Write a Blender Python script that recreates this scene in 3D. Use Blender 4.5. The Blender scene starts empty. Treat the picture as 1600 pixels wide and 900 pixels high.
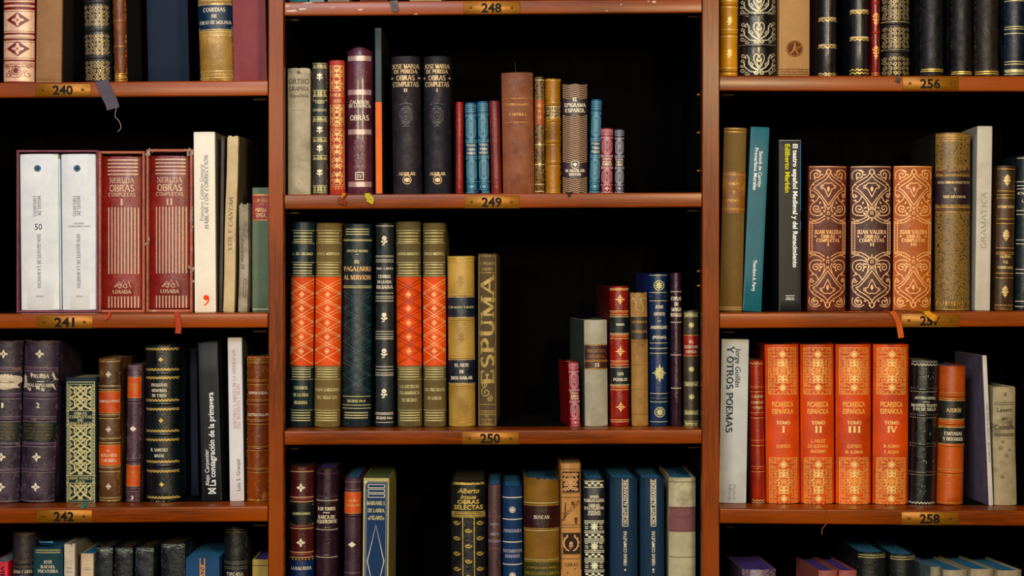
import bpy, math, random
from mathutils import Vector, Matrix
from mathutils.noise import noise as pnoise

# ------------------------------------------------------------------ camera, light, exposure
S = 0.00085          # metres per photo pixel in the plane of the shelf fronts (y = 0)
D = 2.5              # camera distance from that plane
CX, CY = 790.0, 420.0
EYE = 1.55           # eye height above the library floor
scene = bpy.context.scene
COL = scene.collection
cam_data = bpy.data.cameras.new('camera')
cam = bpy.data.objects.new('camera', cam_data); COL.objects.link(cam)
cam.location = (0, -D, EYE); cam.rotation_euler = (math.pi/2, 0, 0)
cam_data.sensor_width = 36.0
cam_data.lens = 36.0*D/(1600*S)
cam_data.shift_x = (800-CX)/1600.0
cam_data.shift_y = -(450-CY)/1600.0
cam_data.clip_start = 0.05
scene.camera = cam
vs = scene.view_settings
vs.view_transform = 'Standard'; vs.look = 'None'; vs.gamma = 1.0; vs.use_curve_mapping = False
vs.exposure = 0.0
world = bpy.data.worlds.new('room_ambient'); scene.world = world
world.use_nodes = True
world.node_tree.nodes['Background'].inputs[0].default_value = (0.55, 0.6, 0.75, 1)
world.node_tree.nodes['Background'].inputs[1].default_value = 0.004

def area(name, loc, target, sx, sy, power, color):
    l = bpy.data.lights.new(name, 'AREA'); l.shape = 'RECTANGLE'; l.size = sx; l.size_y = sy
    l.energy = power; l.color = color
    o = bpy.data.objects.new(name, l); COL.objects.link(o)
    o.location = loc
    d = Vector(target)-Vector(loc)
    o.rotation_euler = d.to_track_quat('-Z', 'Y').to_euler()
    return o
# cool daylight from a high window behind the viewer, warm library lamps lower down
area('high_window_light', (-0.2, -1.7, EYE+1.75), (0, 0, EYE-0.1), 0.7, 0.3, 15, (0.88, 0.92, 1.0))
area('far_window_light', (-0.45, -2.6, EYE+1.0), (0, 0, EYE-0.15), 0.5, 0.35, 29, (0.88, 0.92, 1.0))
area('window_glow_upper_left', (-1.15, -1.0, EYE+1.1), (-0.5, 0, EYE+0.3), 0.4, 0.3, 3.0, (0.74, 0.70, 1.0))
area('warm_lamp_light', (0.6, -2.3, EYE+0.5), (0.15, 0, EYE-0.5), 0.22, 0.22, 31, (1.0, 0.76, 0.42))
area('warm_lamp_light', (-0.75, -2.4, EYE+0.4), (-0.2, 0, EYE-0.5), 0.22, 0.22, 16, (1.0, 0.79, 0.50))

# ------------------------------------------------------------------ colour and material helpers
def lin(h):
    if isinstance(h, str):
        h = h.lstrip('#'); c = [int(h[i:i+2], 16)/255 for i in (0, 2, 4)]
    else: c = list(h)
    c = [x/12.92 if x <= 0.04045 else ((x+0.055)/1.055)**2.4 for x in c]
    g = (c[0]+c[1]+c[2])/3
    c = [max(0.0, g+(x-g)*1.14)**1.06 for x in c]
    if c[0] > c[2]*3.2 and c[1] < c[0]*.5: c[2] *= .8; c[1] *= 1.06
    return c
_m = {}
def mat(kind, c1, c2=None, **kw):
    key = (kind, c1, c2, tuple(sorted(kw.items())))
    if key in _m: return _m[key]
    m = bpy.data.materials.new(kind); _m[key] = m
    m.use_nodes = True
    nt = m.node_tree; N = nt.nodes; L = nt.links
    b = N['Principled BSDF']
    tc = N.new('ShaderNodeTexCoord'); oi = N.new('ShaderNodeObjectInfo')
    ad = N.new('ShaderNodeVectorMath'); ad.operation = 'MULTIPLY_ADD'
    L.new(oi.outputs['Random'], ad.inputs[0]); ad.inputs[1].default_value = (3.1, 5.7, 7.3)
    L.new(tc.outputs['Object'], ad.inputs[2])
    vec = ad.outputs[0]
    def noise(scale, detail=4, rough=.6, stretch=None):
        n = N.new('ShaderNodeTexNoise'); n.inputs['Scale'].default_value = scale
        n.inputs['Detail'].default_value = detail; n.inputs['Roughness'].default_value = rough
        v = vec
        if stretch:
            mp = N.new('ShaderNodeMapping'); mp.inputs['Scale'].default_value = stretch
            L.new(vec, mp.inputs[0]); v = mp.outputs[0]
        L.new(v, n.inputs['Vector']); return n.outputs[0]
    def ramp(f, p0, p1, a=(0, 0, 0), bb=(1, 1, 1)):
        r = N.new('ShaderNodeValToRGB'); e = r.color_ramp.elements
        e[0].position = p0; e[1].position = p1
        e[0].color = (*a, 1); e[1].color = (*bb, 1)
        L.new(f, r.inputs[0]); return r.outputs[0]
    def mix(f, a, bb, mode='MIX'):
        x = N.new('ShaderNodeMix'); x.data_type = 'RGBA'; x.blend_type = mode
        for s, v in ((0, f), (6, a), (7, bb)):
            if hasattr(v, 'is_output'): L.new(v, x.inputs[s])
            elif isinstance(v, (int, float)): x.inputs[s].default_value = v
            else: x.inputs[s].default_value = (*v, 1)
        return x.outputs[2]
    def bump(h, strength, dist):
        bp = N.new('ShaderNodeBump'); bp.inputs['Strength'].default_value = strength
        bp.inputs['Distance'].default_value = dist
        L.new(h, bp.inputs['Height']); L.new(bp.outputs[0], b.inputs['Normal'])
    A = lin(c1); B = lin(c2) if c2 else [x*0.62 for x in A]
    rough = kw.get('rough')
    if kind in ('leather', 'worn_leather'):
        f = ramp(noise(kw.get('sc', 55), 6, .65), .35, .68)
        c = mix(f, A, B)
        f3 = ramp(noise(14, 3), .35, .7)
        c = mix(f3, c, [min(1, x*1.35) for x in A])
        if kind == 'worn_leather':
            f2 = ramp(noise(38, 8, .74, (1.0, 1, .6)), .55, .72)
            c = mix(f2, c, lin(kw.get('wear', '#b09a78')))
        L.new(c, b.inputs['Base Color'])
        vo = N.new('ShaderNodeTexVoronoi'); vo.inputs['Scale'].default_value = kw.get('grain', 900)
        L.new(vec, vo.inputs['Vector'])
        big = N.new('ShaderNodeMath'); big.operation = 'MULTIPLY_ADD'
        L.new(noise(kw.get('dent', 110), 5, .68), big.inputs[0]); big.inputs[1].default_value = 4.0 if kind == 'worn_leather' else 2.2
        L.new(vo.outputs[0], big.inputs[2])
        bump(big.outputs[0], .33, .0007)
        rr = N.new('ShaderNodeMapRange'); L.new(noise(70, 6, .7), rr.inputs[0]); rr.inputs[1].default_value = .35; rr.inputs[2].default_value = .7
        r0 = rough or .38; rr.inputs[3].default_value = r0*.75; rr.inputs[4].default_value = min(1, r0*1.5); L.new(rr.outputs[0], b.inputs['Roughness'])
        b.inputs['Specular IOR Level'].default_value = kw.get('spec', .55)
        if kw.get('coat'):
            b.inputs['Coat Weight'].default_value = kw['coat']; b.inputs['Coat Roughness'].default_value = .18
    elif kind == 'cloth':
        w = N.new('ShaderNodeTexWave'); w.inputs['Scale'].default_value = 420; w.inputs['Distortion'].default_value = 1.5
        w.bands_direction = 'Z'; L.new(vec, w.inputs['Vector'])
        w2 = N.new('ShaderNodeTexWave'); w2.inputs['Scale'].default_value = 420; w2.inputs['Distortion'].default_value = 1.5
        w2.bands_direction = 'X'; L.new(vec, w2.inputs['Vector'])
        mu = N.new('ShaderNodeMath'); mu.operation = 'ADD'; L.new(w.outputs['Fac'], mu.inputs[0]); L.new(w2.outputs['Fac'], mu.inputs[1])
        c = mix(ramp(noise(60, 6, .7), .3, .7), A, B)
        c = mix(ramp(noise(1600, 2, .6), .35, .65), c, [x*.72 for x in A])
        L.new(c, b.inputs['Base Color'])
        bump(mu.outputs[0], .22, .0003)
        b.inputs['Roughness'].default_value = rough or .7
        b.inputs['Specular IOR Level'].default_value = .3
    elif kind == 'marbled':
        vo = N.new('ShaderNodeTexNoise'); vo.inputs['Scale'].default_value = kw.get('sc', 190)
        vo.inputs['Detail'].default_value = 5; vo.inputs['Roughness'].default_value = .62; L.new(vec, vo.inputs['Vector'])
        th = kw.get('th', .56)
        f = ramp(vo.outputs[0], th, th+.035)
        c0 = mix(ramp(noise(25, 4), .35, .65), A, [x*.7 for x in A])
        c = mix(f, c0, B)
        L.new(c, b.inputs['Base Color'])
        bump(vo.outputs[0], .12, .0003)
        b.inputs['Roughness'].default_value = rough or .42
    elif kind == 'paper':
        c = mix(ramp(noise(45, 6, .65), .35, .72), A, B if c2 else [x*.86 for x in A])
        if kw.get('stain'):
            c = mix(ramp(noise(20, 8, .7), .56, .7), c, lin(kw['stain']))
        L.new(c, b.inputs['Base Color'])
        bump(noise(300, 4), .1, .0004)
        b.inputs['Roughness'].default_value = rough or .6
        b.inputs['Specular IOR Level'].default_value = .35
    elif kind == 'pages':
        c = mix(noise(2500, 1, .5, kw.get('st', (1, .02, .02))), A, [x*.55 for x in A])
        L.new(c, b.inputs['Base Color']); b.inputs['Roughness'].default_value = .8
        b.inputs['Specular IOR Level'].default_value = .2
    elif kind == 'gilt':
        f = ramp(noise(260, 5, .7), .38, .62)
        c = mix(f, A, [x*kw.get('worn', .55) for x in A])
        L.new(c, b.inputs['Base Color'])
        b.inputs['Metallic'].default_value = kw.get('metal', .35)
        b.inputs['Roughness'].default_value = rough or .42
    elif kind == 'ink':
        L.new(mix(ramp(noise(500, 3), .45, .7), A, [min(1, x*1.2+.01) for x in A]), b.inputs['Base Color'])
        b.inputs['Roughness'].default_value = .6; b.inputs['Specular IOR Level'].default_value = .12
    elif kind == 'wood':
        st = (1.0, 26, 26) if kw.get('dir', 'x') == 'x' else (26, 26, 1.0)
        g = noise(9, 8, .62, st)
        st2 = (1.6, 60, 60) if kw.get('dir', 'x') == 'x' else (60, 60, 1.6)
        g2 = noise(14, 5, .7, st2)
        c = mix(ramp(g, .30, .70), A, B)
        c = mix(ramp(g2, .40, .60), c, [x*.34 for x in A])
        c = mix(ramp(noise(3, 2), .4, .7), c, [x*1.1 for x in A])
        L.new(c, b.inputs['Base Color'])
        bump(g2, .12, .0006)
        b.inputs['Roughness'].default_value = rough or .33
        b.inputs['Coat Weight'].default_value = kw.get('coat', .08); b.inputs['Coat Roughness'].default_value = .2; b.inputs['Specular IOR Level'].default_value = .16
    elif kind in ('shade_board', 'carpet', 'plaster'):
        L.new(mix(ramp(noise(9, 6, .6, (9, 9, .6)), .3, .7), A, B), b.inputs['Base Color']); b.inputs['Roughness'].default_value = .95
        b.inputs['Specular IOR Level'].default_value = .04
    elif kind == 'brass':
        g = noise(30, 6, .7, (1, 30, 30))
        L.new(mix(ramp(g, .35, .65), A, B), b.inputs['Base Color'])
        b.inputs['Metallic'].default_value = .45; b.inputs['Roughness'].default_value = .45
    else:
        b.inputs['Base Color'].default_value = (*A, 1); b.inputs['Roughness'].default_value = rough or .6
    return m

GOLD = mat('gilt', '#e6cf98'); GOLD2 = mat('gilt', '#d3a75c'); PALE = mat('gilt', '#efe6cf', metal=.1, worn=.7)
DIM = mat('gilt', '#8a7550', worn=.4); SILV = mat('gilt', '#d8d6c2', metal=.15, worn=.65)
COPPER = mat('gilt', '#eba874', metal=.3); BRIGHT = mat('gilt', '#f4d67c', metal=.4, worn=.6)
INK = mat('ink', '#17191d'); GREYINK = mat('ink', '#7d8489'); BLUEINK = mat('ink', '#232d40'); WHITE = mat('ink', '#e9ecec')
BLIND = mat('leather', '#2a2028', '#0c0a10')
PAGES = mat('pages', '#b9ab90'); PGREY = mat('pages', '#8a96a4'); PBLUE = mat('pages', '#4a86b8'); PPURPLIT = mat('pages', '#5c4c9c'); PDARK = mat('pages', '#4d4438')  # blue and purple pages carry the cool light on book tops in their colour

# ------------------------------------------------------------------ mesh helpers
class MB:
    """collects faces; build() links them as one mesh object"""
    def __init__(s): s.v = []; s.f = []; s.mi = []; s.mats = []
    def slot(s, m):
        if m not in s.mats: s.mats.append(m)
        return s.mats.index(m)
    def face(s, pts, m):
        n = len(s.v); s.v.extend([tuple(p) for p in pts]); s.f.append(tuple(range(n, n+len(pts)))); s.mi.append(s.slot(m))
    def raw(s, vs_, fs, m):
        n = len(s.v); s.v.extend([tuple(p) for p in vs_]); k = s.slot(m)
        for f in fs: s.f.append(tuple(i+n for i in f)); s.mi.append(k)
    def grid(s, rows, m, closed=False):
        n = len(s.v); w = len(rows[0]); k = s.slot(m)
        for r in rows: s.v.extend([tuple(p) for p in r])
        for i in range(len(rows)-1):
            for j in range(w if closed else w-1):
                j2 = (j+1) % w
                s.f.append((n+i*w+j, n+i*w+j2, n+(i+1)*w+j2, n+(i+1)*w+j)); s.mi.append(k)
    def box(s, lo, hi, m, bev=0.0):
        x0, y0, z0 = lo; x1, y1, z1 = hi
        if bev <= 0:
            v = [(x, y, z) for z in (z0, z1) for (x, y) in ((x0, y0), (x1, y0), (x1, y1), (x0, y1))]
            s.raw(v, [(3, 2, 1, 0), (4, 5, 6, 7), (0, 1, 5, 4), (1, 2, 6, 5), (2, 3, 7, 6), (3, 0, 4, 7)], m); return
        b = bev; R = []
        for z, i in ((z0, b), (z0+b, 0), (z1-b, 0), (z1, b)):
            R.append([(x0+i+(b if i == 0 else 0), y0+i, z), (x1-i-(b if i == 0 else 0), y0+i, z), (x1-i, y0+i+(b if i == 0 else 0), z), (x1-i, y1-i-(b if i == 0 else 0), z),
                      (x1-i-(b if i == 0 else 0), y1-i, z), (x0+i+(b if i == 0 else 0), y1-i, z), (x0+i, y1-i-(b if i == 0 else 0), z), (x0+i, y0+i+(b if i == 0 else 0), z)])
        s.grid(R, m, True)
        s.face(R[0][::-1], m); s.face(R[-1], m)
    def build(s, name, parent=None, smooth=True, ang=35):
        me = bpy.data.meshes.new(name)
        me.from_pydata(s.v, [], s.f)
        for m in s.mats: me.materials.append(m)
        me.polygons.foreach_set('material_index', s.mi)
        if smooth:
            me.polygons.foreach_set('use_smooth', [True]*len(me.polygons))
            me.set_sharp_from_angle(angle=math.radians(ang))
        me.update()
        o = bpy.data.objects.new(name, me); COL.objects.link(o)
        if parent is not None: o.parent = parent
        return o
def weld(o, d=1e-6):
    import bmesh
    bm = bmesh.new(); bm.from_mesh(o.data); bmesh.ops.remove_doubles(bm, verts=bm.verts, dist=d)
    bmesh.ops.recalc_face_normals(bm, faces=bm.faces); bm.to_mesh(o.data); bm.free()
def empty(name, label, cat, loc=(0, 0, 0), group=None):
    o = bpy.data.objects.new(name, None); COL.objects.link(o); o.location = loc; o.empty_display_size = .02
    o['label'] = label; o['category'] = cat
    if group: o['group'] = group
    return o

# ------------------------------------------------------------------ lettering
_tc = {}
def sans(s, fat=0.0):
    """outline of a string in Blender's own font: verts (x,y), faces; height of a capital = 1"""
    key = (s, fat)
    if key in _tc: return _tc[key]
    cu = bpy.data.curves.new('t', 'FONT'); cu.body = s; cu.resolution_u = 2; cu.fill_mode = 'FRONT'; cu.offset = fat
    ob = bpy.data.objects.new('t', cu); COL.objects.link(ob)
    me = bpy.data.meshes.new_from_object(ob)
    v = [(p.co.x/.73, p.co.y/.73) for p in me.vertices]; f = [tuple(p.vertices) for p in me.polygons]
    bpy.data.objects.remove(ob); bpy.data.curves.remove(cu); bpy.data.meshes.remove(me)
    if v:
        x0 = min(p[0] for p in v); x1 = max(p[0] for p in v)
        v = [(x-x0, y) for x, y in v]
        _tc[key] = (v, f, x1-x0)
    else: _tc[key] = ([], [], .3)
    return _tc[key]
def arc(cx, cy, rx, ry, a0, a1, n=8):
    return [(cx+rx*math.cos(math.radians(a0+(a1-a0)*i/n)), cy+ry*math.sin(math.radians(a0+(a1-a0)*i/n))) for i in range(n+1)]
T_, t_ = .17, .085
G = {  # roman capitals with serifs: width, strokes (thickness, points), serif spots
 'A': (.8, [(t_, [(.02, 0), (.4, 1)]), (T_, [(.4, 1), (.78, 0)]), (t_, [(.16, .34), (.64, .34)])], [(.02, 0), (.78, 0)]),
 'B': (.68, [(T_, [(.12, 0), (.12, 1)]), (t_, [(.1, .96), (.4, .96)]), (T_*.9, arc(.38, .75, .2, .21, 90, -90)), (t_, [(.1, .53), (.4, .53)]), (T_, arc(.38, .28, .25, .25, 90, -90)), (t_, [(.1, .04), (.4, .04)])], [(.06, 0), (.06, 1)]),
 'C': (.74, [(T_, arc(.42, .5, .34, .47, 70, 290, 12)), (t_, [(.64, .72), (.64, .98)])], []),
 'D': (.78, [(T_, [(.12, 0), (.12, 1)]), (t_, [(.1, .96), (.35, .96)]), (T_, arc(.34, .5, .36, .45, 88, -88, 12)), (t_, [(.1, .04), (.35, .04)])], [(.06, 0), (.06, 1)]),
 'E': (.64, [(T_, [(.12, 0), (.12, 1)]), (t_, [(.02, .96), (.58, .96)]), (t_, [(.12, .52), (.44, .52)]), (t_, [(.02, .04), (.6, .04)]), (t_, [(.56, 1), (.56, .74)]), (t_, [(.58, 0), (.58, .26)]), (t_, [(.42, .4), (.42, .64)])], []),
 'F': (.6, [(T_, [(.12, 0), (.12, 1)]), (t_, [(.02, .96), (.56, .96)]), (t_, [(.12, .52), (.42, .52)]), (t_, [(.55, 1), (.55, .74)])], [(.12, 0)]),
 'G': (.78, [(T_, arc(.42, .5, .34, .47, 65, 300, 12)), (T_, [(.66, .02), (.66, .42)]), (t_, [(.48, .44), (.78, .44)])], []),
 'H': (.8, [(T_, [(.14, 0), (.14, 1)]), (T_, [(.66, 0), (.66, 1)]), (t_, [(.14, .52), (.66, .52)])], [(.14, 0), (.14, 1), (.66, 0), (.66, 1)]),
 'I': (.36, [(T_, [(.18, 0), (.18, 1)])], [(.18, 0), (.18, 1)]),
 'J': (.44, [(T_, [(.28, 1), (.28, .15)]), (t_*1.2, arc(.14, .14, .14, .18, 0, -150, 6))], [(.28, 1)]),
 'L': (.62, [(T_, [(.14, 0), (.14, 1)]), (t_, [(.02, .04), (.58, .04)]), (t_, [(.56, 0), (.56, .28)])], [(.14, 1)]),
 'M': (.96, [(t_, [(.12, 0), (.12, 1)]), (T_, [(.12, 1), (.48, .05)]), (t_, [(.48, .05), (.82, 1)]), (T_, [(.82, 0), (.82, 1)])], [(.12, 0), (.08, 1), (.82, 0), (.86, 1)]),
 'N': (.82, [(t_, [(.12, 0), (.12, 1)]), (T_, [(.12, 1), (.7, 0)]), (t_, [(.7, 0), (.7, 1)])], [(.12, 0), (.08, 1), (.7, 1)]),
 'O': (.8, [(T_*.9, arc(.4, .5, .33, .46, 0, 360, 16))], []),
 'P': (.64, [(T_, [(.12, 0), (.12, 1)]), (t_, [(.1, .96), (.38, .96)]), (T_, arc(.36, .72, .22, .24, 90, -90)), (t_, [(.1, .48), (.38, .48)])], [(.12, 0), (.06, 1)]),
 'Q': (.8, [(T_*.9, arc(.4, .5, .33, .46, 0, 360, 16)), (T_, [(.42, .18), (.74, -.14)])], []),
 'R': (.76, [(T_, [(.12, 0), (.12, 1)]), (t_, [(.1, .96), (.38, .96)]), (T_, arc(.36, .74, .2, .22, 90, -90)), (t_, [(.1, .52), (.38, .52)]), (T_, [(.4, .5), (.68, 0)])], [(.12, 0), (.06, 1), (.7, 0)]),
 'S': (.6, [(T_*.9, arc(.31, .73, .22, .22, 40, 250, 8)+arc(.3, .27, .23, .23, 80, -140, 8))], []),
 'T': (.72, [(T_, [(.36, 0), (.36, 1)]), (t_, [(.03, .96), (.69, .96)]), (t_, [(.05, 1), (.05, .74)]), (t_, [(.67, 1), (.67, .74)])], [(.36, 0)]),
 'U': (.78, [(T_, [(.14, 1), (.14, .32)]+arc(.39, .32, .25, .28, 180, 360, 8)), (t_, [(.64, .32), (.64, 1)])], [(.14, 1), (.64, 1)]),
 'V': (.78, [(T_, [(.06, 1), (.4, 0)]), (t_, [(.4, 0), (.74, 1)])], [(.06, 1), (.74, 1)]),
 'X': (.76, [(T_, [(.08, 1), (.68, 0)]), (t_, [(.68, 1), (.08, 0)])], [(.08, 1), (.68, 0), (.68, 1), (.08, 0)]),
 'Y': (.74, [(T_, [(.06, 1), (.37, .48), (.37, 0)]), (t_, [(.37, .48), (.68, 1)])], [(.06, 1), (.68, 1), (.37, 0)]),
 'Z': (.66, [(t_, [(.06, .96), (.6, .96)]), (T_, [(.58, .96), (.06, .04)]), (t_, [(.04, .04), (.62, .04)]), (t_, [(.6, 0), (.6, .26)])], []),
 'K': (.76, [(T_, [(.12, 0), (.12, 1)]), (t_, [(.6, 1), (.14, .42)]), (T_, [(.3, .58), (.68, 0)])], [(.12, 0), (.12, 1), (.7, 0)]),
 '-': (.4, [(t_, [(.06, .45), (.34, .45)])], []), '.': (.24, [(T_, [(.12, 0), (.12, .16)])], []),
 '*': (.4, [(T_, [(.1, .45), (.34, .45)]), (T_, [(.22, .3), (.22, .62)])], []),
}
ACC = {'Ñ': 'N', 'Á': 'A', 'É': 'E', 'Í': 'I', 'Ó': 'O', 'Ú': 'U'}
def strip2d(pts, w):
    """polyline to a band of quads in 2-D"""
    out = []
    n = len(pts)
    for i, p in enumerate(pts):
        a = pts[max(0, i-1)]; b = pts[min(n-1, i+1)]
        if i == 0 and n > 2 and math.dist(pts[0], pts[-1]) < 1e-6: a = pts[-2]
        if i == n-1 and n > 2 and math.dist(pts[0], pts[-1]) < 1e-6: b = pts[1]
        dx, dy = b[0]-a[0], b[1]-a[1]; l = math.hypot(dx, dy) or 1
        nx, ny = -dy/l*w/2, dx/l*w/2
        out.append(((p[0]+nx, p[1]+ny), (p[0]-nx, p[1]-ny)))
    return out
_sc = {}
def serif(s):
    if s in _sc: return _sc[s]
    V, F = [], []; x = 0
    for ch in s:
        base = ACC.get(ch, ch)
        if ch == ' ': x += .38; continue
        if base not in G:
            v, f, w = sans(ch); n = len(V)
            V += [(x+.06+a, b) for a, b in v]; F += [tuple(i+n for i in q) for q in f]; x += w+.14; continue
        w, strokes, serifs = G[base]
        strokes = list(strokes)
        if ch == 'Ñ': strokes.append((t_, [(.2, 1.14), (.35, 1.22), (.5, 1.14), (.65, 1.22)]))
        elif ch != base: strokes.append((t_*1.2, [(w*.45, 1.1), (w*.65, 1.3)]))
        for (a, b) in serifs: strokes.append((t_*.9, [(a-.13, min(max(b, .045), .955)), (a+.13, min(max(b, .045), .955))]))
        for th, pts in strokes:
            fine = [pts[0]]
            for a_, b_ in zip(pts, pts[1:]):
                k_ = max(1, int(math.dist(a_, b_)/.22))
                fine += [(a_[0]+(b_[0]-a_[0])*i/k_, a_[1]+(b_[1]-a_[1])*i/k_) for i in range(1, k_+1)]
            q = strip2d(fine, th)
            n = len(V)
            for l, r in q: V += [(x+l[0], l[1]), (x+r[0], r[1])]
            for i in range(len(q)-1): F.append((n+2*i, n+2*i+1, n+2*i+3, n+2*i+2))
        x += w+.10
    _sc[s] = (V, F, max(x-.1, .3)); return _sc[s]

# ------------------------------------------------------------------ shelves
SHELVES = {  # name: (x left, x right, top-edge v at left/right, thickness px, bay)
 '240': (-60, 418, 129.5, 125.5, 24), '241': (-60, 418, 491, 489, 23), '242': (-60, 418, 794.5, 790.5, 24.5), 'low_l': (-60, 418, 1122, 1120, 24), 'top_l': (-60, 418, -246, -248, 24),
 '248': (445, 1096, 3, -2, 22), '249': (445, 1096, 304, 300.5, 23), '250': (445, 1096, 673, 671, 22.5), 'low_c': (445, 1096, 1046, 1044, 23), 'top_c': (445, 1096, -372, -374, 23),
 '256': (1125, 1660, 118, 119, 24), '257': (1125, 1660, 489, 486, 24), '258': (1125, 1660, 794, 798.5, 24), 'low_r': (1125, 1660, 1130, 1132, 24), 'top_r': (1125, 1660, -244, -244, 24)}
def W(u, v, y=0.0):
    """photo pixel on the plane at depth y -> a point in the room"""
    k = (D+y)/D
    return Vector(((u-CX)*S*k, y, EYE+(CY-v)*S*k))
def shelf_z(name, x):
    xl, xr, vl, vr, th = SHELVES[name]
    u = x/S+CX; t = (u-xl)/(xr-xl)
    return EYE+(CY-(vl+(vr-vl)*t))*S

# ------------------------------------------------------------------ the book builder
SET = 0.05   # how far the spines stand back from the shelf front
ALL = []
class Book:
    def __init__(b, shelf, bot, top, vt, m, label, shape='round', bulge=None, y=SET, depth=None, yaw=0.0, pages=PAGES,
                 group=None, rag=0.0, proud=True, board=None, lift=0.0, cat='book', vbase=None, warp=0.0, hollow_top=0.0, side_m=None):
        k = (D+y)/D; b.k = k; b.y = y
        if top is None: top = bot
        cb = (bot[0]+bot[1])/2; ct = (top[0]+top[1])/2
        wpx = ((bot[1]-bot[0])+(top[1]-top[0]))/2-.6
        if yaw: wpx /= math.cos(math.radians(yaw))
        b.hw = wpx*S*k/2
        X = (cb-CX)*S*k
        z0 = shelf_z(shelf, X)+lift
        ztop = EYE+(CY-vt)*S*k
        b.h = ztop-z0; b.lean = math.atan2((ct-cb)*S*k, b.h)
        b.z0 = z0; b.shelf = shelf
        b.lift_ = b.hw*abs(math.sin(b.lean))
        xl, xr, vl, vr, th = SHELVES[shelf]
        sl = (vr-vl)/(xr-xl)            # the shelf's own slope
        b.lift_ += b.hw*abs(sl)+.0001
        b.h -= b.lift_
        b.root = empty('book', label, cat, (X, y, z0+b.lift_), group)
        b.root.rotation_euler = (0, b.lean, math.radians(yaw))
        b.m = m; b.shape = shape
        b.bulge = bulge if bulge is not None else {'round': .42*b.hw, 'soft': .22*b.hw, 'flat': .0006, 'hard': .10*b.hw}[shape]
        if shape == 'round': b.bulge = min(b.bulge*1.35, b.hw*.9)
        b.depth = depth or min(.19, .70*b.h)
        b.rag = rag; b.warp = warp
        b.cover = MB(); b.lettering = None; b.pg = pages; b.board = board or m; b.side_m = side_m or b.board
        b.hollow_top = hollow_top; b.proud = proud
        b.seed = random.Random(len(ALL)*7+3)
        b.parts = []; b.cur = None; b.px = S*k
        b._body(); ALL.append(b)
    def ys(b, s):
        t = max(-1, min(1, s/b.hw))
        if b.shape == 'round': return b.bulge*(1-math.sqrt(max(0, 1-(.97*t)**2)))/(1-math.sqrt(1-.97**2))
        if b.shape == 'flat': return b.bulge*abs(t)**6
        return b.bulge*abs(t)**2.4
    def P(b, s, z, off=0.0):
        e = b.hw*.01
        s = max(-b.hw*.995, min(b.hw*.995, s)); z = max(.0003, min(b.h-.0001+max(0, -b.hollow_top), z))
        d = (b.ys(s+e)-b.ys(s-e))/(2*e)
        l = math.hypot(1, d); w = b.wob(z)
        return (s+off*d/l+w, b.ys(s)-off/l, z)
    def wob(b, z): return b.warp*math.sin(z*38+b.hw*900) if b.warp else 0.0
    def vz(b, v): return EYE+(CY-v)*S*b.k-b.z0-b.lift_
    def _body(b):
        t = .0022 if b.shape != 'flat' else .0009
        if b.hw < .009: t = min(t, .0014)
        n = 18 if b.shape in ('round', 'soft') else 10
        pr = [(b.hw*math.sin(math.pi/2*(i/n*2-1)), 0) for i in range(n+1)]
        pr = [(s, b.ys(s)) for s, _ in pr]
        by = b.bulge
        g = .0007 if b.shape in ('round', 'soft', 'hard') else 0.0
        right = [(b.hw-g, by+.0035), (b.hw, by+.007), (b.hw, b.depth)]
        rin = [(b.hw-t, b.depth), (b.hw-t-g, by+.0035)]
        inner = [(s*(1-t/b.hw), y_+t) for s, y_ in pr][::-1]
        left = [(-x, y_) for x, y_ in right][::-1]
        lin_ = [(-x, y_) for x, y_ in rin][::-1]
        loop = pr+right+rin+inner+lin_+left
        no = len(pr)
        nz = 14 if (b.warp or b.rag) else 4
        zs = [0, .0009]+[b.h*(i+1)/(nz+1) for i in range(nz)]+[b.h-.0009, b.h]
        rows = []
        for zi, z in enumerate(zs):
            edge = zi in (0, len(zs)-1)
            row = []
            for i, (x, y_) in enumerate(loop):
                zz = z
                if edge and i < no+3: x *= (1-.0007/b.hw); y_ += .0007 if i < no else 0
                if edge and b.shape == 'round' and zi and i < no: y_ += .0008
                if zi >= len(zs)-2 and b.rag:
                    zz -= b.rag*max(0, pnoise(Vector((x*260+len(ALL)*3.7, y_*60, 1.3)))*1.6+.25)*(1 if zi == len(zs)-1 else .8)
                if zi >= len(zs)-2 and b.hollow_top and i < no: zz -= b.hollow_top*(1-(x/b.hw)**2)
                row.append((x+b.wob(zz), y_, zz))
            rows.append(row)
        mb = MB(); mb.grid(rows, b.m, True)
        L_ = len(loop)
        # boards can carry their own material
        sm = mb.slot(b.side_m)
        for fi, f in enumerate(mb.f):
            j = fi % L_
            if no+1 <= j < no+4 or j >= L_-3: mb.mi[fi] = sm
        # rims
        for row, fl in ((rows[0], 1), (rows[-1], 0)):
            a = row[L_-3:]+row[:no+3]                       # outer path, left back corner round to right back corner
            c = [row[i] for i in range(no+3, L_-3)][::-1]   # inner path the same way round
            quads = [[a[0], a[1], a[2], c[1], c[0]]]
            a2 = a[2:-2]; c2 = c[1:-1]
            for i in range(len(a2)-1): quads.append([a2[i], a2[i+1], c2[i+1], c2[i]])
            quads.append([a[-3], a[-2], a[-1], c[-1], c[-2]])
            for q in quads: mb.face(q[::-1] if fl else q, b.m)
        b.cover = mb
        # the page block
        pb = MB(); iw = b.hw-t-.0004; top = b.h-(.0022 if b.shape != 'flat' else .0007)-b.rag-max(0, b.hollow_top); bt = .0028 if b.shape != 'flat' else .0006
        y0 = by+t+.0012; y1 = b.depth-(.003 if b.shape != 'flat' else .0005)
        bul = min(by*.8, .006)
        prof = [(-iw, y0), (-iw*.5, y0-bul*.6), (0, y0-bul*.75), (iw*.5, y0-bul*.6), (iw, y0), (iw, y1), (iw*.5, y1-bul*.8), (0, y1-bul), (-iw*.5, y1-bul*.8), (-iw, y1)]
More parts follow.
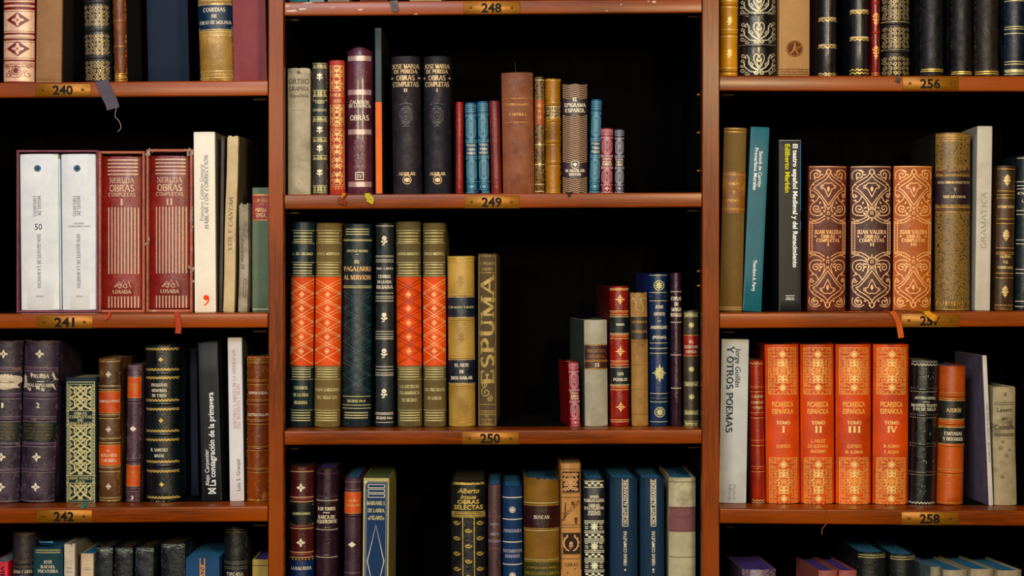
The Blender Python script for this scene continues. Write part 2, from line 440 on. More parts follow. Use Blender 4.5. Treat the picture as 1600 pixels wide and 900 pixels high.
        R = [[(x+b.wob(z), y_, z) for x, y_ in prof] for z in (bt, top)]
        pb.grid(R, b.pg, True); pb.face(R[1], b.pg); pb.face(R[0][::-1], b.pg)
        b.pb = pb
    # ---- decoration; v and sizes in photo pixels, u in -1..1 across the spine
    def tgt(b): return b.cur[0] if b.cur else b.cover
    def off(b): return .00075 if b.cur else .00045
    def poly(b, pts, m):
        b.tgt().face([b.P(x, z, b.off()) for x, z in pts], m)
    def strip(b, pts, w, m, mb=None, off=None):
        """pts in metres (s,z)"""
        q = strip2d(pts, w); mb = mb or b.tgt(); o = off or b.off()
        mb.grid([[b.P(l[0], l[1], o), b.P(r[0], r[1], o)] for l, r in q], m)
    def line(b, v, th=1.3, m=GOLD, u0=-.97, u1=.97, n=12):
        if isinstance(v, (list, tuple)):
            for x in v: b.line(x, th, m, u0, u1)
            return b
        z = b.vz(v); b.strip([(b.hw*(u0+(u1-u0)*i/n), z) for i in range(n+1)], th*b.px, m); return b
    def vline(b, u, v0, v1, th=1.2, m=GOLD):
        z0, z1 = b.vz(v0), b.vz(v1); b.strip([(b.hw*u, z0+(z1-z0)*i/4) for i in range(5)], th*b.px, m); return b
    def rect(b, v0, v1, u=.85, th=1.2, m=GOLD, u0=None):
        u0 = -u if u0 is None else u0
        b.line(v0, th, m, u0, u); b.line(v1, th, m, u0, u); b.vline(u0, v0, v1, th, m); b.vline(u, v0, v1, th, m); return b
    def wave(b, v, amp=1.6, per=6, th=1.3, m=GOLD, zig=False, u0=-.95, u1=.95):
        n = max(8, int(2*b.hw/(per*b.px)*(2 if zig else 6))); z = b.vz(v)
        pts = []
        for i in range(n+1):
            x = b.hw*(u0+(u1-u0)*i/n)
            pts.append((x, z+b.px*amp*((1 if i % 2 else -1) if zig else math.sin(2*math.pi*x/(per*b.px)))))
        b.strip(pts, th*b.px, m); return b
    def dots(b, v, r=1.0, step=3.4, m=GOLD, u0=-.93, u1=.93):
        n = int((u1-u0)*b.hw/(step*b.px)); z = b.vz(v); r *= b.px
        for i in range(n+1):
            x = b.hw*(u0+(u1-u0)*i/max(1, n))
            b.poly([(x-r, z), (x, z-r), (x+r, z), (x, z+r)], m)
        return b
    def block(b, v0, v1, m, u0=-1.0, u1=1.0, off=.00025):
        """a flat area of other colour in the binding itself"""
        n = 14; z0, z1 = b.vz(v1), b.vz(v0)
        b.tgt().grid([[b.P(b.hw*(u0+(u1-u0)*i/n), z, off if not b.cur else .0006) for i in range(n+1)] for z in (z0, (z0+z1)/2, z1)], m); return b
    def fill(b, cx, cy, pts, m):
        """filled outline around a centre, px"""
        xs = [p[0] for p in pts]; y0 = min(p[1] for p in pts); y1 = max(p[1] for p in pts)
        if max(xs)-min(xs) < 6:
            b.poly([(cx+x*b.px, cy+y_*b.px) for x, y_ in pts], m); return
        n = max(4, int((y1-y0)/1.5)); nc = max(3, int((max(xs)-min(xs))/3)); rows = []   # wide fills follow the curve of the spine
        for i in range(n+1):
            y_ = y0+(y1-y0)*min(.999, max(.001, i/n)); hit = []
            for p, q in zip(pts, pts[1:]+pts[:1]):
                if (p[1] <= y_) != (q[1] <= y_): hit.append(p[0]+(q[0]-p[0])*(y_-p[1])/(q[1]-p[1]))
            if len(hit) < 2: continue
            a, c = min(hit), max(hit)
            rows.append([b.P(cx+(a+(c-a)*j/nc)*b.px, cy+y_*b.px, b.off()) for j in range(nc+1)])
        if len(rows) > 1: b.tgt().grid(rows, m)
    def rib(b, cx, cy, pts, th, m): b.strip([(cx+x*b.px, cy+y_*b.px) for x, y_ in pts], th*b.px, m)
    def petal(b, cx, cy, ox, oy, ang, ln, wd, m):
        a = math.radians(ang); c, s_ = math.cos(a), math.sin(a)
        pts = [(0, 0), (ln*.35, wd/2), (ln*.75, wd*.42), (ln, 0), (ln*.75, -wd*.42), (ln*.35, -wd/2)]
        b.fill(cx, cy, [(ox+x*c-y_*s_, oy+x*s_+y_*c) for x, y_ in pts], m)
    def orn(b, kind, v, size, m=GOLD, u=0.0, w=None):
        cx, cy = b.hw*u, b.vz(v); R = size/2
        if kind == 'cross':
            for a in (0, 90, 180, 270): b.petal(cx, cy, R*.14*math.cos(math.radians(a)), R*.14*math.sin(math.radians(a)), a, R*.84, R*.5, m)
            for a in (45, 135, 225, 315): b.petal(cx, cy, R*.1*math.cos(math.radians(a)), R*.1*math.sin(math.radians(a)), a, R*.46, R*.22, m)
        elif kind == 'diamond':
            for i in range(5):
                for j in range(5):
                    if abs(i-2)+abs(j-2) <= 2: b.petal(cx, cy, (i-2)*R*.34-R*.13, (j-2)*R*.38, 0, R*.3, R*.32, m)
            for a in (0, 90, 180, 270): b.petal(cx, cy, 0, 0, a, R*1.05, R*.3, m)
        elif kind == 'lozenge':
            b.rib(cx, cy, [(0, R), (R*.75, 0), (0, -R), (-R*.75, 0), (0, R)], max(.8, R*.18), m)
            for a in (0, 90, 180, 270): b.petal(cx, cy, 0, 0, a, R*.6, R*.36, m)
        elif kind == 'solidlozenge':
            b.fill(cx, cy, [(0, R*.75), (R, 0), (0, -R*.75), (-R, 0)], m)
        elif kind == 'rose':
            for a in range(0, 360, 60): b.petal(cx, cy, 0, R*.35, a, R*.5, R*.5, m)
            b.rib(cx, cy, [(0, R*.2), (R*.05, -R*.4), (-R*.05, -R)], R*.16, m)
            b.petal(cx, cy, 0, -R*.55, 30, R*.75, R*.36, m); b.petal(cx, cy, 0, -R*.55, 150, R*.75, R*.36, m)
            b.petal(cx, cy, 0, -R*.8, -160, R*.5, R*.26, m)
        elif kind == 'sprig':
            for a in (90, 50, 130): b.petal(cx, cy, 0, 0, a, R, R*.5, m)
            b.petal(cx, cy, 0, -R*.5, 25, R*.95, R*.34, m); b.petal(cx, cy, 0, -R*.5, 155, R*.95, R*.34, m)
            b.rib(cx, cy, [(0, R*.1), (0, -R)], R*.18, m)
        elif kind == 'fir':
            b.rib(cx, cy, [(0, R), (0, -R)], R*.14, m)
            for h_, l_ in ((.55, .45), (.15, .7), (-.3, .62), (-.7, .4)):
                b.petal(cx, cy, 0, R*h_, 40, R*l_, R*.26, m); b.petal(cx, cy, 0, R*h_, 140, R*l_, R*.26, m)
            b.petal(cx, cy, 0, R*.5, 90, R*.6, R*.34, m)
        elif kind == 'rosette':
            b.rib(cx, cy, arc(0, 0, R, R, 0, 360, 20), R*.16, m)
            for a in range(0, 360, 45): b.petal(cx, cy, 0, 0, a, R*.85, R*.36, m)
        elif kind == 'sun':
            for i, a in enumerate(range(0, 360, 30)): b.petal(cx, cy, 0, 0, a, R*(1 if a in (90, 270) else (.62 if i % 2 else .78)), R*.26, m)
        elif kind == 'ring':
            b.rib(cx, cy, arc(0, 0, R, R, 0, 360, 22), R*.13, m)
            b.rib(cx, cy, arc(0, 0, R*.62, R*.3, 0, 360, 12), R*.13, m)
            b.line(v, R*.13, m, u-.62*R*b.px/b.hw, u+.62*R*b.px/b.hw)
            b.petal(cx, cy, 0, -R*.7, 90, R*1.3, R*.5, m)
        elif kind == 'disc':
            b.fill(cx, cy, arc(0, 0, R, R, 0, 342, 19), m)
        elif kind == 'asterisk':
            for a in range(0, 360, 45): b.petal(cx, cy, 0, 0, a, R, R*.4, m)
            b.fill(cx, cy, arc(0, 0, R*.35, R*.35, 0, 315, 7), m)
        return b
    def spiral(b, cx, cy, x, y_, r, turns, a0, d, th, m):
        n = int(9*turns)+3
        b.rib(cx, cy, [(x+r*(1-i/n*.85)*math.cos(math.radians(a0)+d*turns*2*math.pi*i/n), y_+r*(1-i/n*.85)*math.sin(math.radians(a0)+d*turns*2*math.pi*i/n)) for i in range(n+1)], th, m)
    def filigree(b, v0, v1, u=.9, m=GOLD, cell=7, th=1.1, seed=0):
        """symmetric field of small scrolls"""
        rnd = random.Random(seed); hwp = b.hw*u/b.px; cy = b.vz((v0+v1)/2); H = (v1-v0)/2
        ny = max(1, round(2*H/cell)); nx = max(1, round(hwp/cell))
        for j in range(ny):
            for i in range(nx):
                x = (i+.5)*hwp/nx; y_ = -H+(j+.5)*2*H/ny; a0 = rnd.choice((0, 90, 180, 270)); d = rnd.choice((1, -1)); r = cell*.52
                b.spiral(0, cy, x, y_, r, 1.3, a0, d, th, m); b.spiral(0, cy, -x, y_, r, 1.3, 180-a0, -d, th, m)
        return b
    def text(b, s, v, h, w=.8, m=GOLD, f='serif', u=0.0, slant=0.0, bold=0):
        V, F, wd = serif(s) if f == 'serif' else sans(s, min(.03, bold*.03))
        if not V: return b
        x0 = -w*b.hw; sx = 2*w*b.hw/wd; sy = h*b.px; z = b.vz(v)-sy/2
        pts = [b.P(u*b.hw+x0+x*sx+y_*sy*slant, z+y_*sy, b.off()+.00006) for x, y_ in V]
        mb = b.letmb(); mb.raw(pts, F, m)
        bold = bold*.6 if f == 'serif' else 0
        if bold:
            pts = [b.P(u*b.hw+x0+x*sx+y_*sy*slant+bold*b.px, z+y_*sy, b.off()+.00009) for x, y_ in V]; mb.raw(pts, F, m)
        return b
    def vtext(b, s, v0, v1, h, up=False, m=INK, f='sans', u=0.0, slant=0.0, bold=0):
        """text along the spine between v0 (upper) and v1 (lower); h = letter height px"""
        V, F, wd = serif(s) if f == 'serif' else sans(s, min(.03, bold*.03))
        za, zb = b.vz(v0), b.vz(v1); sc = (za-zb)/wd; sh = h*b.px
        out = []
        if f != 'serif': bold = 0
        for k_ in range(2 if bold else 1):
            o = bold*.6*b.px*k_
            pts = []
            for x, y_ in V:
                x += y_*slant
                if up: pts.append(b.P(u*b.hw-(y_-.5)*sh+o, zb+x*sc+o, b.off()+.00006+.00003*k_))
                else: pts.append(b.P(u*b.hw+(y_-.5)*sh+o, za-x*sc+o, b.off()+.00006+.00003*k_))
            b.letmb().raw(pts, F, m)
        return b
    def letmb(b):
        if b.cur: return b.cur[0]
        if b.lettering is None: b.lettering = MB()
        return b.lettering
    def patch(b, v0, v1, m, u=1.0, frame=None, th=1.0):
        """a pasted title label: own part; following decoration goes onto it until end()"""
        mb = MB(); n = 14; z0, z1 = b.vz(v1), b.vz(v0)
        for o_ in (.0005,):
            mb.grid([[b.P(b.hw*u*(-1+2*i/n), z, o_) for i in range(n+1)] for z in (z0, (z0+z1)/2, z1)], m)
            for z in (z0, z1): mb.grid([[b.P(b.hw*u*(-1+2*i/n), z, q) for i in range(n+1)] for q in (.00005, o_)], m)
            for e in (-1, 1): mb.grid([[b.P(b.hw*u*e, z, q) for q in (.00005, o_)] for z in (z0, z1)], m)
        b.cur = (mb, 'title_label'); b.parts.append(b.cur)
        if frame: b.line([v0+1, v1-1], th, frame, -u*.98, u*.98)
        return b
    def end(b): b.cur = None; return b
    def bands(b, vs_, th=4, m=None, rise=.0014, part=True):
        """raised cords under the leather, each a part"""
        for v in (vs_ if isinstance(vs_, (list, tuple)) else [vs_]):
            mb = MB(); z = b.vz(v); n = 16; h_ = th*b.px/2; rows = []
            for j in range(7):
                a = math.pi*j/6; rows.append([b.P(b.hw*.995*(-1+2*i/n), z-h_*math.cos(a), rise*math.sin(a)*(1-abs(-1+2*i/n)**6)-.0001) for i in range(n+1)])
            mb.grid(rows, m or b.m); b.parts.append((mb, 'raised_band'))
        return b
    def ribbon(b, path, w, m, th=.0003, name='bookmark_ribbon', tip=0.0, wid=None):
        """path: list of (u_px, v_px, y metres); a thin band with real thickness"""
        b.root_mats()
        inv = b.mw.inverted(); mb = MB()
        pts = []
        p2 = []
        for i, q in enumerate(path):
            p2.append(q)
            if q[1] is None and i+1 < len(path) and path[i+1][1] is not None and path[i+1][2] < 0:
                p2[-1] = (q[0], None, .004); p2.append(((q[0]*.7+path[i+1][0]*.3), 'edge', -.0022))
        for u, v, y_ in p2:
            if v == 'edge':
                p = W(u, 0, y_); p.z = shelf_z(b.shelf, p.x)+.0006; pts.append(p); continue
            p = W(u, 0 if v is None else v, y_)
            if v is None: p.z = shelf_z(b.shelf, p.x)+.0006
            pts.append(p)
        # resample (Catmull-Rom)
        fine = []; ww = []
        for i in range(len(pts)-1):
            p0 = pts[max(0, i-1)]; p1 = pts[i]; p2 = pts[i+1]; p3 = pts[min(len(pts)-1, i+2)]
            for j in range(6):
                t = j/6
                fine.append(.5*((2*p1)+(-p0+p2)*t+(2*p0-5*p1+4*p2-p3)*t*t+(-p0+3*p1-3*p2+p3)*t**3))
        fine.append(pts[-1]); n = len(fine); rows = []
        for i, p in enumerate(fine):
            T = (fine[min(n-1, i+1)]-fine[max(0, i-1)]).normalized()
            X = Vector((1, 0, 0)); A = (X-T*X.dot(T)).normalized(); Nn = A.cross(T).normalized()
            hw = w*S/2*(1 if wid is None else wid(i/(n-1)))
            rows.append([inv@(p+A*hw+Nn*th), inv@(p-A*hw+Nn*th), inv@(p-A*hw-Nn*th), inv@(p+A*hw-Nn*th)])
        mb.grid(rows, m, True); mb.face(rows[0], m); mb.face(rows[-1][::-1], m)
        b.parts.append((mb, name)); return b
    def root_mats(b):
        b.mw = Matrix.Translation(b.root.location) @ b.root.rotation_euler.to_matrix().to_4x4()
    def scuffs(b, v, m, n=30, spread=1.5, u0=-.98, u1=.98, ln=4, th=1.2, seed=0, vertical=False):
        """small irregular worn marks along an edge"""
        rnd = random.Random(seed+int(v*7)); c = b.cur; b.cur = None
        for i in range(n):
            u = rnd.uniform(u0, u1); k = rnd.uniform(.3, 1); a_ = math.pi/2 if vertical else 0
            vv = v+abs(rnd.gauss(0, spread)) if not vertical else rnd.uniform(*vertical)
            dx, dy = (0, ln*k) if vertical else (ln*k, 0)
            if b.vz(vv) > b.h-.0005 or b.vz(vv) < .0004: continue
            b.rib(b.hw*u, b.vz(vv), [(0, 0), (dx*.5+rnd.uniform(-.3, .3), dy*.5+rnd.uniform(-.4, .4)), (dx, dy)], th*rnd.uniform(.35, 1.1), m)
        b.cur = c; return b
    def finish(b):
        if b.m.name.startswith('worn_leather') and b.y < .1:
            key = [k for k, v in _m.items() if v is b.m][0]; wm = mat('paper', dict(key[3]).get('wear', '#b09a78'))
            vt = CY-(b.z0+b.lift_+b.h-EYE)/(S*b.k); vb = CY-(b.z0+b.lift_-EYE)/(S*b.k)
            b.scuffs(vt+1, wm, 34, 1.4, ln=4.5, seed=1)
            b.scuffs(vb-3, wm, 16, .9, ln=4, th=.9, seed=2)
            for e in (-1, 1): b.scuffs(vt, wm, 26, u0=e*.9, u1=e*.985, ln=5, th=1.1, seed=3+e, vertical=(vt+4, vb-4))
        c = b.cover.build('cover', b.root, ang=40)
        b.pb.build('page_block', b.root)
        if b.lettering: b.lettering.build('lettering', b.root, smooth=False)
        for mb, nm in b.parts:
            mb.build(nm, b.root, ang=50)

# ------------------------------------------------------------------ the bookcase
WOODX = mat('wood', '#92480f', '#632c08', dir='x', coat=.12); WOODZ = mat('wood', '#8f4716', '#69310d', dir='z', rough=.45, coat=.08)
SHADEW = mat('shade_board', '#0c0a0b', '#070506')  # near-black that paints the cabinet's inner shade onto its boards
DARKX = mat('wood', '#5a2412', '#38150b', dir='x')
BRASS = mat('brass', '#a4702c', '#7c4f1c'); SCREW = mat('brass', '#6a4a22', '#3c2812'); CHIP = mat('paper', '#d8c3b4')
case = empty('bookcase', 'tall reddish wooden library bookcase of three bays with numbered shelves', 'bookcase', (0, 0, 0))
def inv(o, p): return (p[0]-o.location.x, p[1]-o.location.y, p[2]-o.location.z)
def in_case(mb, name, parent=None, **k):
    ofs = case.location
    mb.v = [(x-ofs.x, y-ofs.y, z-ofs.z) for x, y, z in mb.v]
    return mb.build(name, parent or case, **k)
TOPV, BOTV = -480, 2200
def upright(u0, u1):
    mb = MB(); a = W(u0, BOTV); c = W(u1, TOPV)
    mb.box((a.x, -.004, a.z), (c.x, .018, c.z), WOODZ, .0009); in_case(mb, 'upright')
    mb = MB(); mb.box((a.x+.0012, .018, a.z), (c.x-.0012, .31, c.z), SHADEW); in_case(mb, 'side_panel')
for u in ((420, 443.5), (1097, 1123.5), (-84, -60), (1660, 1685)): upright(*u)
mb = MB(); a = W(-84, BOTV); c = W(1685, TOPV); mb.box((a.x, .31, a.z), (c.x, .322, c.z), SHADEW); in_case(mb, 'back_panel')
mb = MB(); mb.box((a.x, 0, 0), (c.x, .322, a.z), WOODX); in_case(mb, 'plinth')
mb = MB(); mb.box((a.x, 0, c.z), (c.x, .322, c.z+.02), WOODX); in_case(mb, 'cornice')
for nm_, lo, hi, m_ in (('floor', (-2.6, -3.6, -.02), (2.6, .36, 0), mat('carpet', '#20140f', '#180e0a')), ('wall_back', (-2.6, .36, 0), (2.6, .42, 2.9), mat('plaster', '#5a5048', '#4e463f'))):
    mb = MB(); mb.box(lo, hi, m_); o = mb.build(nm_, None); o['kind'] = 'structure'
def plate(shelf_o, u0, u1, v0, v1, num):
    mb = MB(); a = W(u0, v1); c = W(u1, v0); mb.box((a.x, -.0012, a.z), (c.x, .0, c.z), BRASS, .0003)
    for fx in (.13, .855):
        x = a.x+(c.x-a.x)*fx; z = (a.z+c.z)/2
        rows = [[(x+r*S*math.cos(t*math.pi/6), -y_, z+r*S*math.sin(t*math.pi/6)) for t in range(12)] for r, y_ in ((2.3, .0012), (2.1, .0017), (1.2, .0021), (.15, .0021))]
        mb.grid([r[::-1] for r in rows], SCREW, True)
    V, F, wd = sans(num, .035); w = 33*S; h = 14.5*S; x0 = (a.x+c.x)/2-w/2-.5*S; z0 = (a.z+c.z)/2-h/2
    for dx in (.75*S,):
        mb.raw([(x0+x*(w-1.5*S)/wd+dx, -.00135, z0+y_*h) for x, y_ in V], F, mat('ink', '#0f0b08'))
    o = in_case(mb, 'number_plate', shelf_o, ang=50); o['label'] = 'brass plate with the black number '+num
    return o
PL = {'240': (56, 142, 131, 150), '241': (58, 145, 493.5, 513), '242': (57, 144, 797, 816), '248': (724, 813, 2.5, 21.5), '249': (725.5, 812, 305.5, 325.5), '250': (722, 811, 675, 694),
      '256': (1410, 1497.5, 120.5, 140.5), '257': (1408, 1498.5, 490.5, 511), '258': (1408.5, 1497.5, 800, 820)}
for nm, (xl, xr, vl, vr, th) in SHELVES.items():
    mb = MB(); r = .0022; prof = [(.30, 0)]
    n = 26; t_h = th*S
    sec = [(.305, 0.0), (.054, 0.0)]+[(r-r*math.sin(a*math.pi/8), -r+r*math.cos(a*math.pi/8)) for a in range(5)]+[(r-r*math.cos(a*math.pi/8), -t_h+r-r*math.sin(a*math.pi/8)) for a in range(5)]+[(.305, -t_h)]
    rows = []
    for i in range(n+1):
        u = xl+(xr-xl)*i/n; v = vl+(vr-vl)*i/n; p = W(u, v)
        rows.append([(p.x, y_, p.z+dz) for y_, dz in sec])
    mb.grid([q[::-1] for q in rows], WOODX, True); ds = mb.slot(SHADEW); mb.mi = [ds if i % len(sec) in (0, len(sec)-2, len(sec)-1) else v_ for i, v_ in enumerate(mb.mi)]; mb.face(rows[0][::-1], WOODX); mb.face(rows[-1], WOODX)  # underside, rear top and back edge darkened: shade put into the colour
    if nm == '248':     # chipped varnish
        rnd = random.Random(4)
        for (u, v, w, h) in ((460, 16.5, 26, 4), (471, 14.5, 20, 3), (450, 9, 8, 2), (480, 4.5, 22, 2), (563, 15, 9, 3), (650, 22, 6, 1.6), (948, 17, 4, 1.5), (970, 7, 4, 1.6), (1022, 3, 7, 4), (1013, 2, 4, 1.6), (520, 12, 8, 1)):
            pts = []
            for k in range(14):
                a_ = 2*math.pi*k/14; q = rnd.uniform(.55, 1.1)
                p = W(u+w/2*q*math.cos(a_), v-h/2*q*math.sin(a_)-.12*w*math.cos(a_)*.3); pts.append((p.x, -.00012, p.z))
            mb.face(pts, CHIP)
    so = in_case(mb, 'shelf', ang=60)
    if nm in PL: plate(so, *PL[nm], nm)
    # brass shelf rests under both ends
    if not nm.startswith('top') and not nm.startswith('low'):
        for u, v in ((xl+2 if xl > 0 else xl+4, vl), (xr-22, vr)):
            mb = MB(); a = W(u, v+th+7, 0.03); c = W(u+20, v+th+4, 0.03)
            zt = W(u+10, v+th+(1 if u > xl+50 else 1), 0).z-.0012
            mb.box((a.x, .03, a.z), (c.x, .055, c.z), SCREW, .0004)
            mb.box((a.x if u < xl+50 else c.x-.002, .03, c.z-.0004), (a.x+.002 if u < xl+50 else c.x, .055, zt), SCREW)
            in_case(mb, 'shelf_rest')

for (u, vv, yy, sx) in ((1096.2, 145, .03, -1), (1096.2, 205, .03, -1), (1096.2, 265, .03, -1), (1096.2, 424, .03, -1), (1096.2, 447, .03, -1)):
    p = W(u, vv, 0); mb = MB(); rows = [[(p.x-q*.0032, yy+r*math.cos(t*math.pi/4), p.z+r*math.sin(t*math.pi/4)) for t in range(8)] for q, r in ((-.2, .0016), (.7, .0016), (1, .0009), (1.02, .0001))]
    mb.grid(rows, BRASS, True); in_case(mb, 'shelf_peg')

# ------------------------------------------------------------------ repeated ornament schemes
def criss(b, v0, v1, m, n, dm, u=.95):
    """lattice of crossing pairs of lines with small lozenges"""
    st = (v1-v0)/n
    for i in range(n):
        a, c = b.vz(v0+st*i), b.vz(v0+st*(i+1)); w = b.hw*u
        for e in (1, -1):
            b.strip([(-w*e+2*w*e*j/8, a+(c-a)*j/8) for j in range(9)], .9*b.px, dm)
            b.strip([(-w*e+2*w*e*j/8, a+(c-a)*.85*j/8+(c-a)*.25) for j in range(9)] if i < n-1 else [(-w*e, a+(c-a)*.25), (w*e*.2, a+(c-a)*.76)], .7*b.px, dm)
        if i: b.orn('lozenge', v0+st*i+2, 10, m)
def crisol(b, v0, vt, m, names, big=True):
    """small leather pocket volume: nested round-ended flutes above and below the title"""
    H = lambda f: vt+(b.vb-vt)*f
    b.line([H(.03), H(.05), H(.075), H(.1), H(.14), H(.155)], .8, m)
    def flutes(a, c):
        for w in (.78, .52, .26):
            pts = arc(0, 0, w*b.hw, w*b.hw*1.2, 180, 0, 6); za = b.vz(a+(1-w)*4)-w*b.hw; zc = b.vz(c-(1-w)*4)+w*b.hw
            L_ = [(x, za+y_) for x, y_ in pts]+[(-x, zc-y_) for x, y_ in pts]; L_.append(L_[0]); b.strip(L_, .8*b.px, m)
        b.vline(0, a+8, c-8, .8, m)
    flutes(H(.165), H(.40)); b.line([H(.42), H(.44)], 1.1, m)
    b.text(names[0], H(.47), 4.2, .75, PALE if m is not DIM else m, 'sans'); b.text(names[1], H(.52), 3.6, .7, PALE if m is not DIM else m, 'sans', bold=.5); b.text(names[2], H(.56), 3.6, .75, PALE if m is not DIM else m, 'sans', bold=.5)
    b.line([H(.6), H(.62)], 1.1, m); flutes(H(.635), H(.86)); b.line([H(.875), H(.99)], .9, m)
    b.orn('ring', H(.93), b.hw*1.3/b.px, m)
def zones(b, v0, v1, *a): pass
vb_of = {'240': 128, '241': 487, '242': 788, '249': 301.5, '250': 667, '256': 118, '257': 485.5, '258': 792}
def BK(shelf, bot, top, vt, m, label, **k):
    b = Book(shelf, bot, top, vt, m, label, group='books on shelf '+shelf if shelf[0] == '2' else {'low_l': 'books in the bottom row of the left bay', 'low_c': 'books in the bottom row of the middle bay', 'low_r': 'books in the bottom row of the right bay'}.get(shelf), **k)
    b.vb = vb_of.get(shelf, 1000); return b
L_ = lambda c1, c2=None, **k: mat('leather', c1, c2, **k)
WL = lambda c1, c2=None, **k: mat('worn_leather', c1, c2, **k)
CL = lambda c1, c2=None, **k: mat('cloth', c1, c2, **k)
PA = lambda c1, c2=None, **k: mat('paper', c1, c2, **k)

# ================================================================== shelf 240
b = BK('240', (2, 53), (2, 54), -150, L_('#6e1522', '#4a0c16'), 'dark red book with heavy cream gilt panels and lozenges, leftmost on shelf 240', bulge=.008)
IV = mat('gilt', '#e3bfa4', worn=.72, metal=.15)
for a, c in ((12, 54), (60, 96)) + ((-40, 6),):
    b.block(a+3, c-3, IV, -.93, .93)
    b.fill(0, b.vz((a+c)/2-2), [(0, 12), (18, 0), (0, -12), (-18, 0)], b.m); b.cur = (b.cover, '')
    b.orn('cross', (a+c)/2-2, 20, IV); b.cur = None
    for v in (a+5.5, c-5.5): b.line(v, .8, b.m)
b.block(99, 127, IV, -.93, .93); b.block(54, 60, IV, -.9, .9)
b.cur = (b.cover, '')
for e in (-1, 1):
    b.spiral(0, b.vz(112), e*15, -4, 6, 1.2, 90, e, 1, b.m); b.spiral(0, b.vz(112), e*16, 8, 4, 1.2, 0, e, .9, b.m)
b.rib(0, b.vz(110), arc(-3, 0, 11, 11, 180, 360, 10), 1, b.m); b.line([101, 104], .9, b.m)
b.orn('rosette', 110, 14, b.m, u=-.1)
b.cur = None; b.bands([9, 57.5, 97.5], 4, IV)
b = BK('240', (55.5, 94), (57, 99), -130, CL('#a07c5c', '#886448'), 'plain tan brown cloth book beside the red and cream gilt one', shape='soft', side_m=CL('#33261b', '#241a12'))  # dark side boards paint in the shade on the covers
b.line([123, 125], .7, mat('ink', '#7d5a3c'))
b = BK('240', (130, 173), (124, 169), -140, L_('#14161a', '#0a0b0e', coat=.3), 'black leather book with pale gold filigree squares, leaning, on shelf 240', bulge=.009)
for a, c in ((8, 41), (53, 86), (95, 126), (-35, -2)): b.filigree(a, c, .84, mat('gilt', '#cdb684'), 6.4, .8, seed=3)
b.bands([47, 89.5, 3], 4.5)
GRIB = mat('cloth', '#5c5560', '#484250')
b.ribbon([(151, None, .055), (154, None, .02), (158, None, .001), (162, 134, -.003), (169, 150, -.0035), (174, 160, -.004), (177, 170, -.005)], 20, GRIB)
b.ribbon([(182, 168, -.005), (180, 182, -.004), (186, 189, -.004), (189, 199, -.005), (184, 206, -.004)], 1.0, mat('ink', '#8a7f78'), name='loose_thread')
b = BK('240', (177, 198), (174, 193), -60, WL('#6b3a1e', '#3c1d0e', wear='#c08850'), 'narrow scuffed brown leather book right of the gold filigree one', bulge=.005, side_m=PA('#1a120c', '#100b07'))  # side covers near black, their shade put into the colour
b.line([72, 32], .8, GOLD2); b.line([115, 126], 1, GOLD2); b.orn('sprig', 120.5, 9, GOLD2); b.orn('sprig', 120.5, 7, GOLD2, u=-.6); b.orn('sprig', 120.5, 7, GOLD2, u=.6)
# a big blue volume standing further back, its cover turned to the room; blue darkened to stand for shade
b = BK('240', (232, 296), (226, 291), -110, CL('#04203e', '#03142a'), 'large dark blue cloth book set back in the shade with its cover facing out', shape='flat', y=.17, depth=.03)
b = BK('240', (311.5, 364.5), (302, 358), -120, WL('#94753f', '#5d4420', wear='#c9a56a', sc=35), 'mottled tan book with dark blue title band, leaning, on shelf 240', bulge=.010)
b.bands([2.5], 4); b.line([0, 5], 1, GOLD)
b.patch(6, 47, L_('#0b2740', '#071b2e'), .99, GOLD)
b.text('COMEDIAS', 15, 6, .62, PALE); b.text('DE', 25, 5, .15, PALE); b.text('TIRSO DE MOLINA', 35, 5.2, .9, PALE); b.end()
b.line([49, 55], 1, GOLD); b.dots(52, .8, 3); b.line(111, .9, GOLD); b.wave(116, 2, 3.6, 1, GOLD, True); b.line(121, .9, GOLD)
b = BK('240', (367, 416), (358, 413), -130, CL('#8c4a55', '#7a3c48'), 'plain dusky pink cloth book, rightmost on shelf 240', shape='hard')

# ================================================================== shelf 241
def slipcase(shelf, x0, x1, vt, m, inner, label, depth=.17, t=3.0, rag=False):
    k = (D+SET)/D; X = ((x0+x1)/2-CX)*S*k; hw = (x1-x0)/2*S*k; z0 = shelf_z(shelf, X)+.0006; h = EYE+(CY-vt)*S*k-z0
    c = empty('slipcase', label, 'slipcase', (X, SET-.001, z0)); T = t*S
    def panel(name, lo, hi, m_):
        mb = MB(); mb.box(lo, hi, m_, .0005); return mb.build(name, c)
    panel('side_panel', (-hw, 0, 0), (-hw+T, depth, h), m); panel('side_panel', (hw-T, 0, 0), (hw, depth, h), m)
    panel('base_panel', (-hw+T, 0.0008, 0), (hw-T, depth, T), m); panel('top_panel', (-hw+T, 0.0008, h-T), (hw-T, depth, h), m)
    panel('back_panel', (-hw+T, depth-T, T), (hw-T, depth, h-T), m)
    return c, T, hw, h
MAU = PA('#7d4a58', '#5c2f3e'); 
slipcase('241', 26, 153.5, 234.5, MAU, None, 'mauve slipcase holding two white volumes')
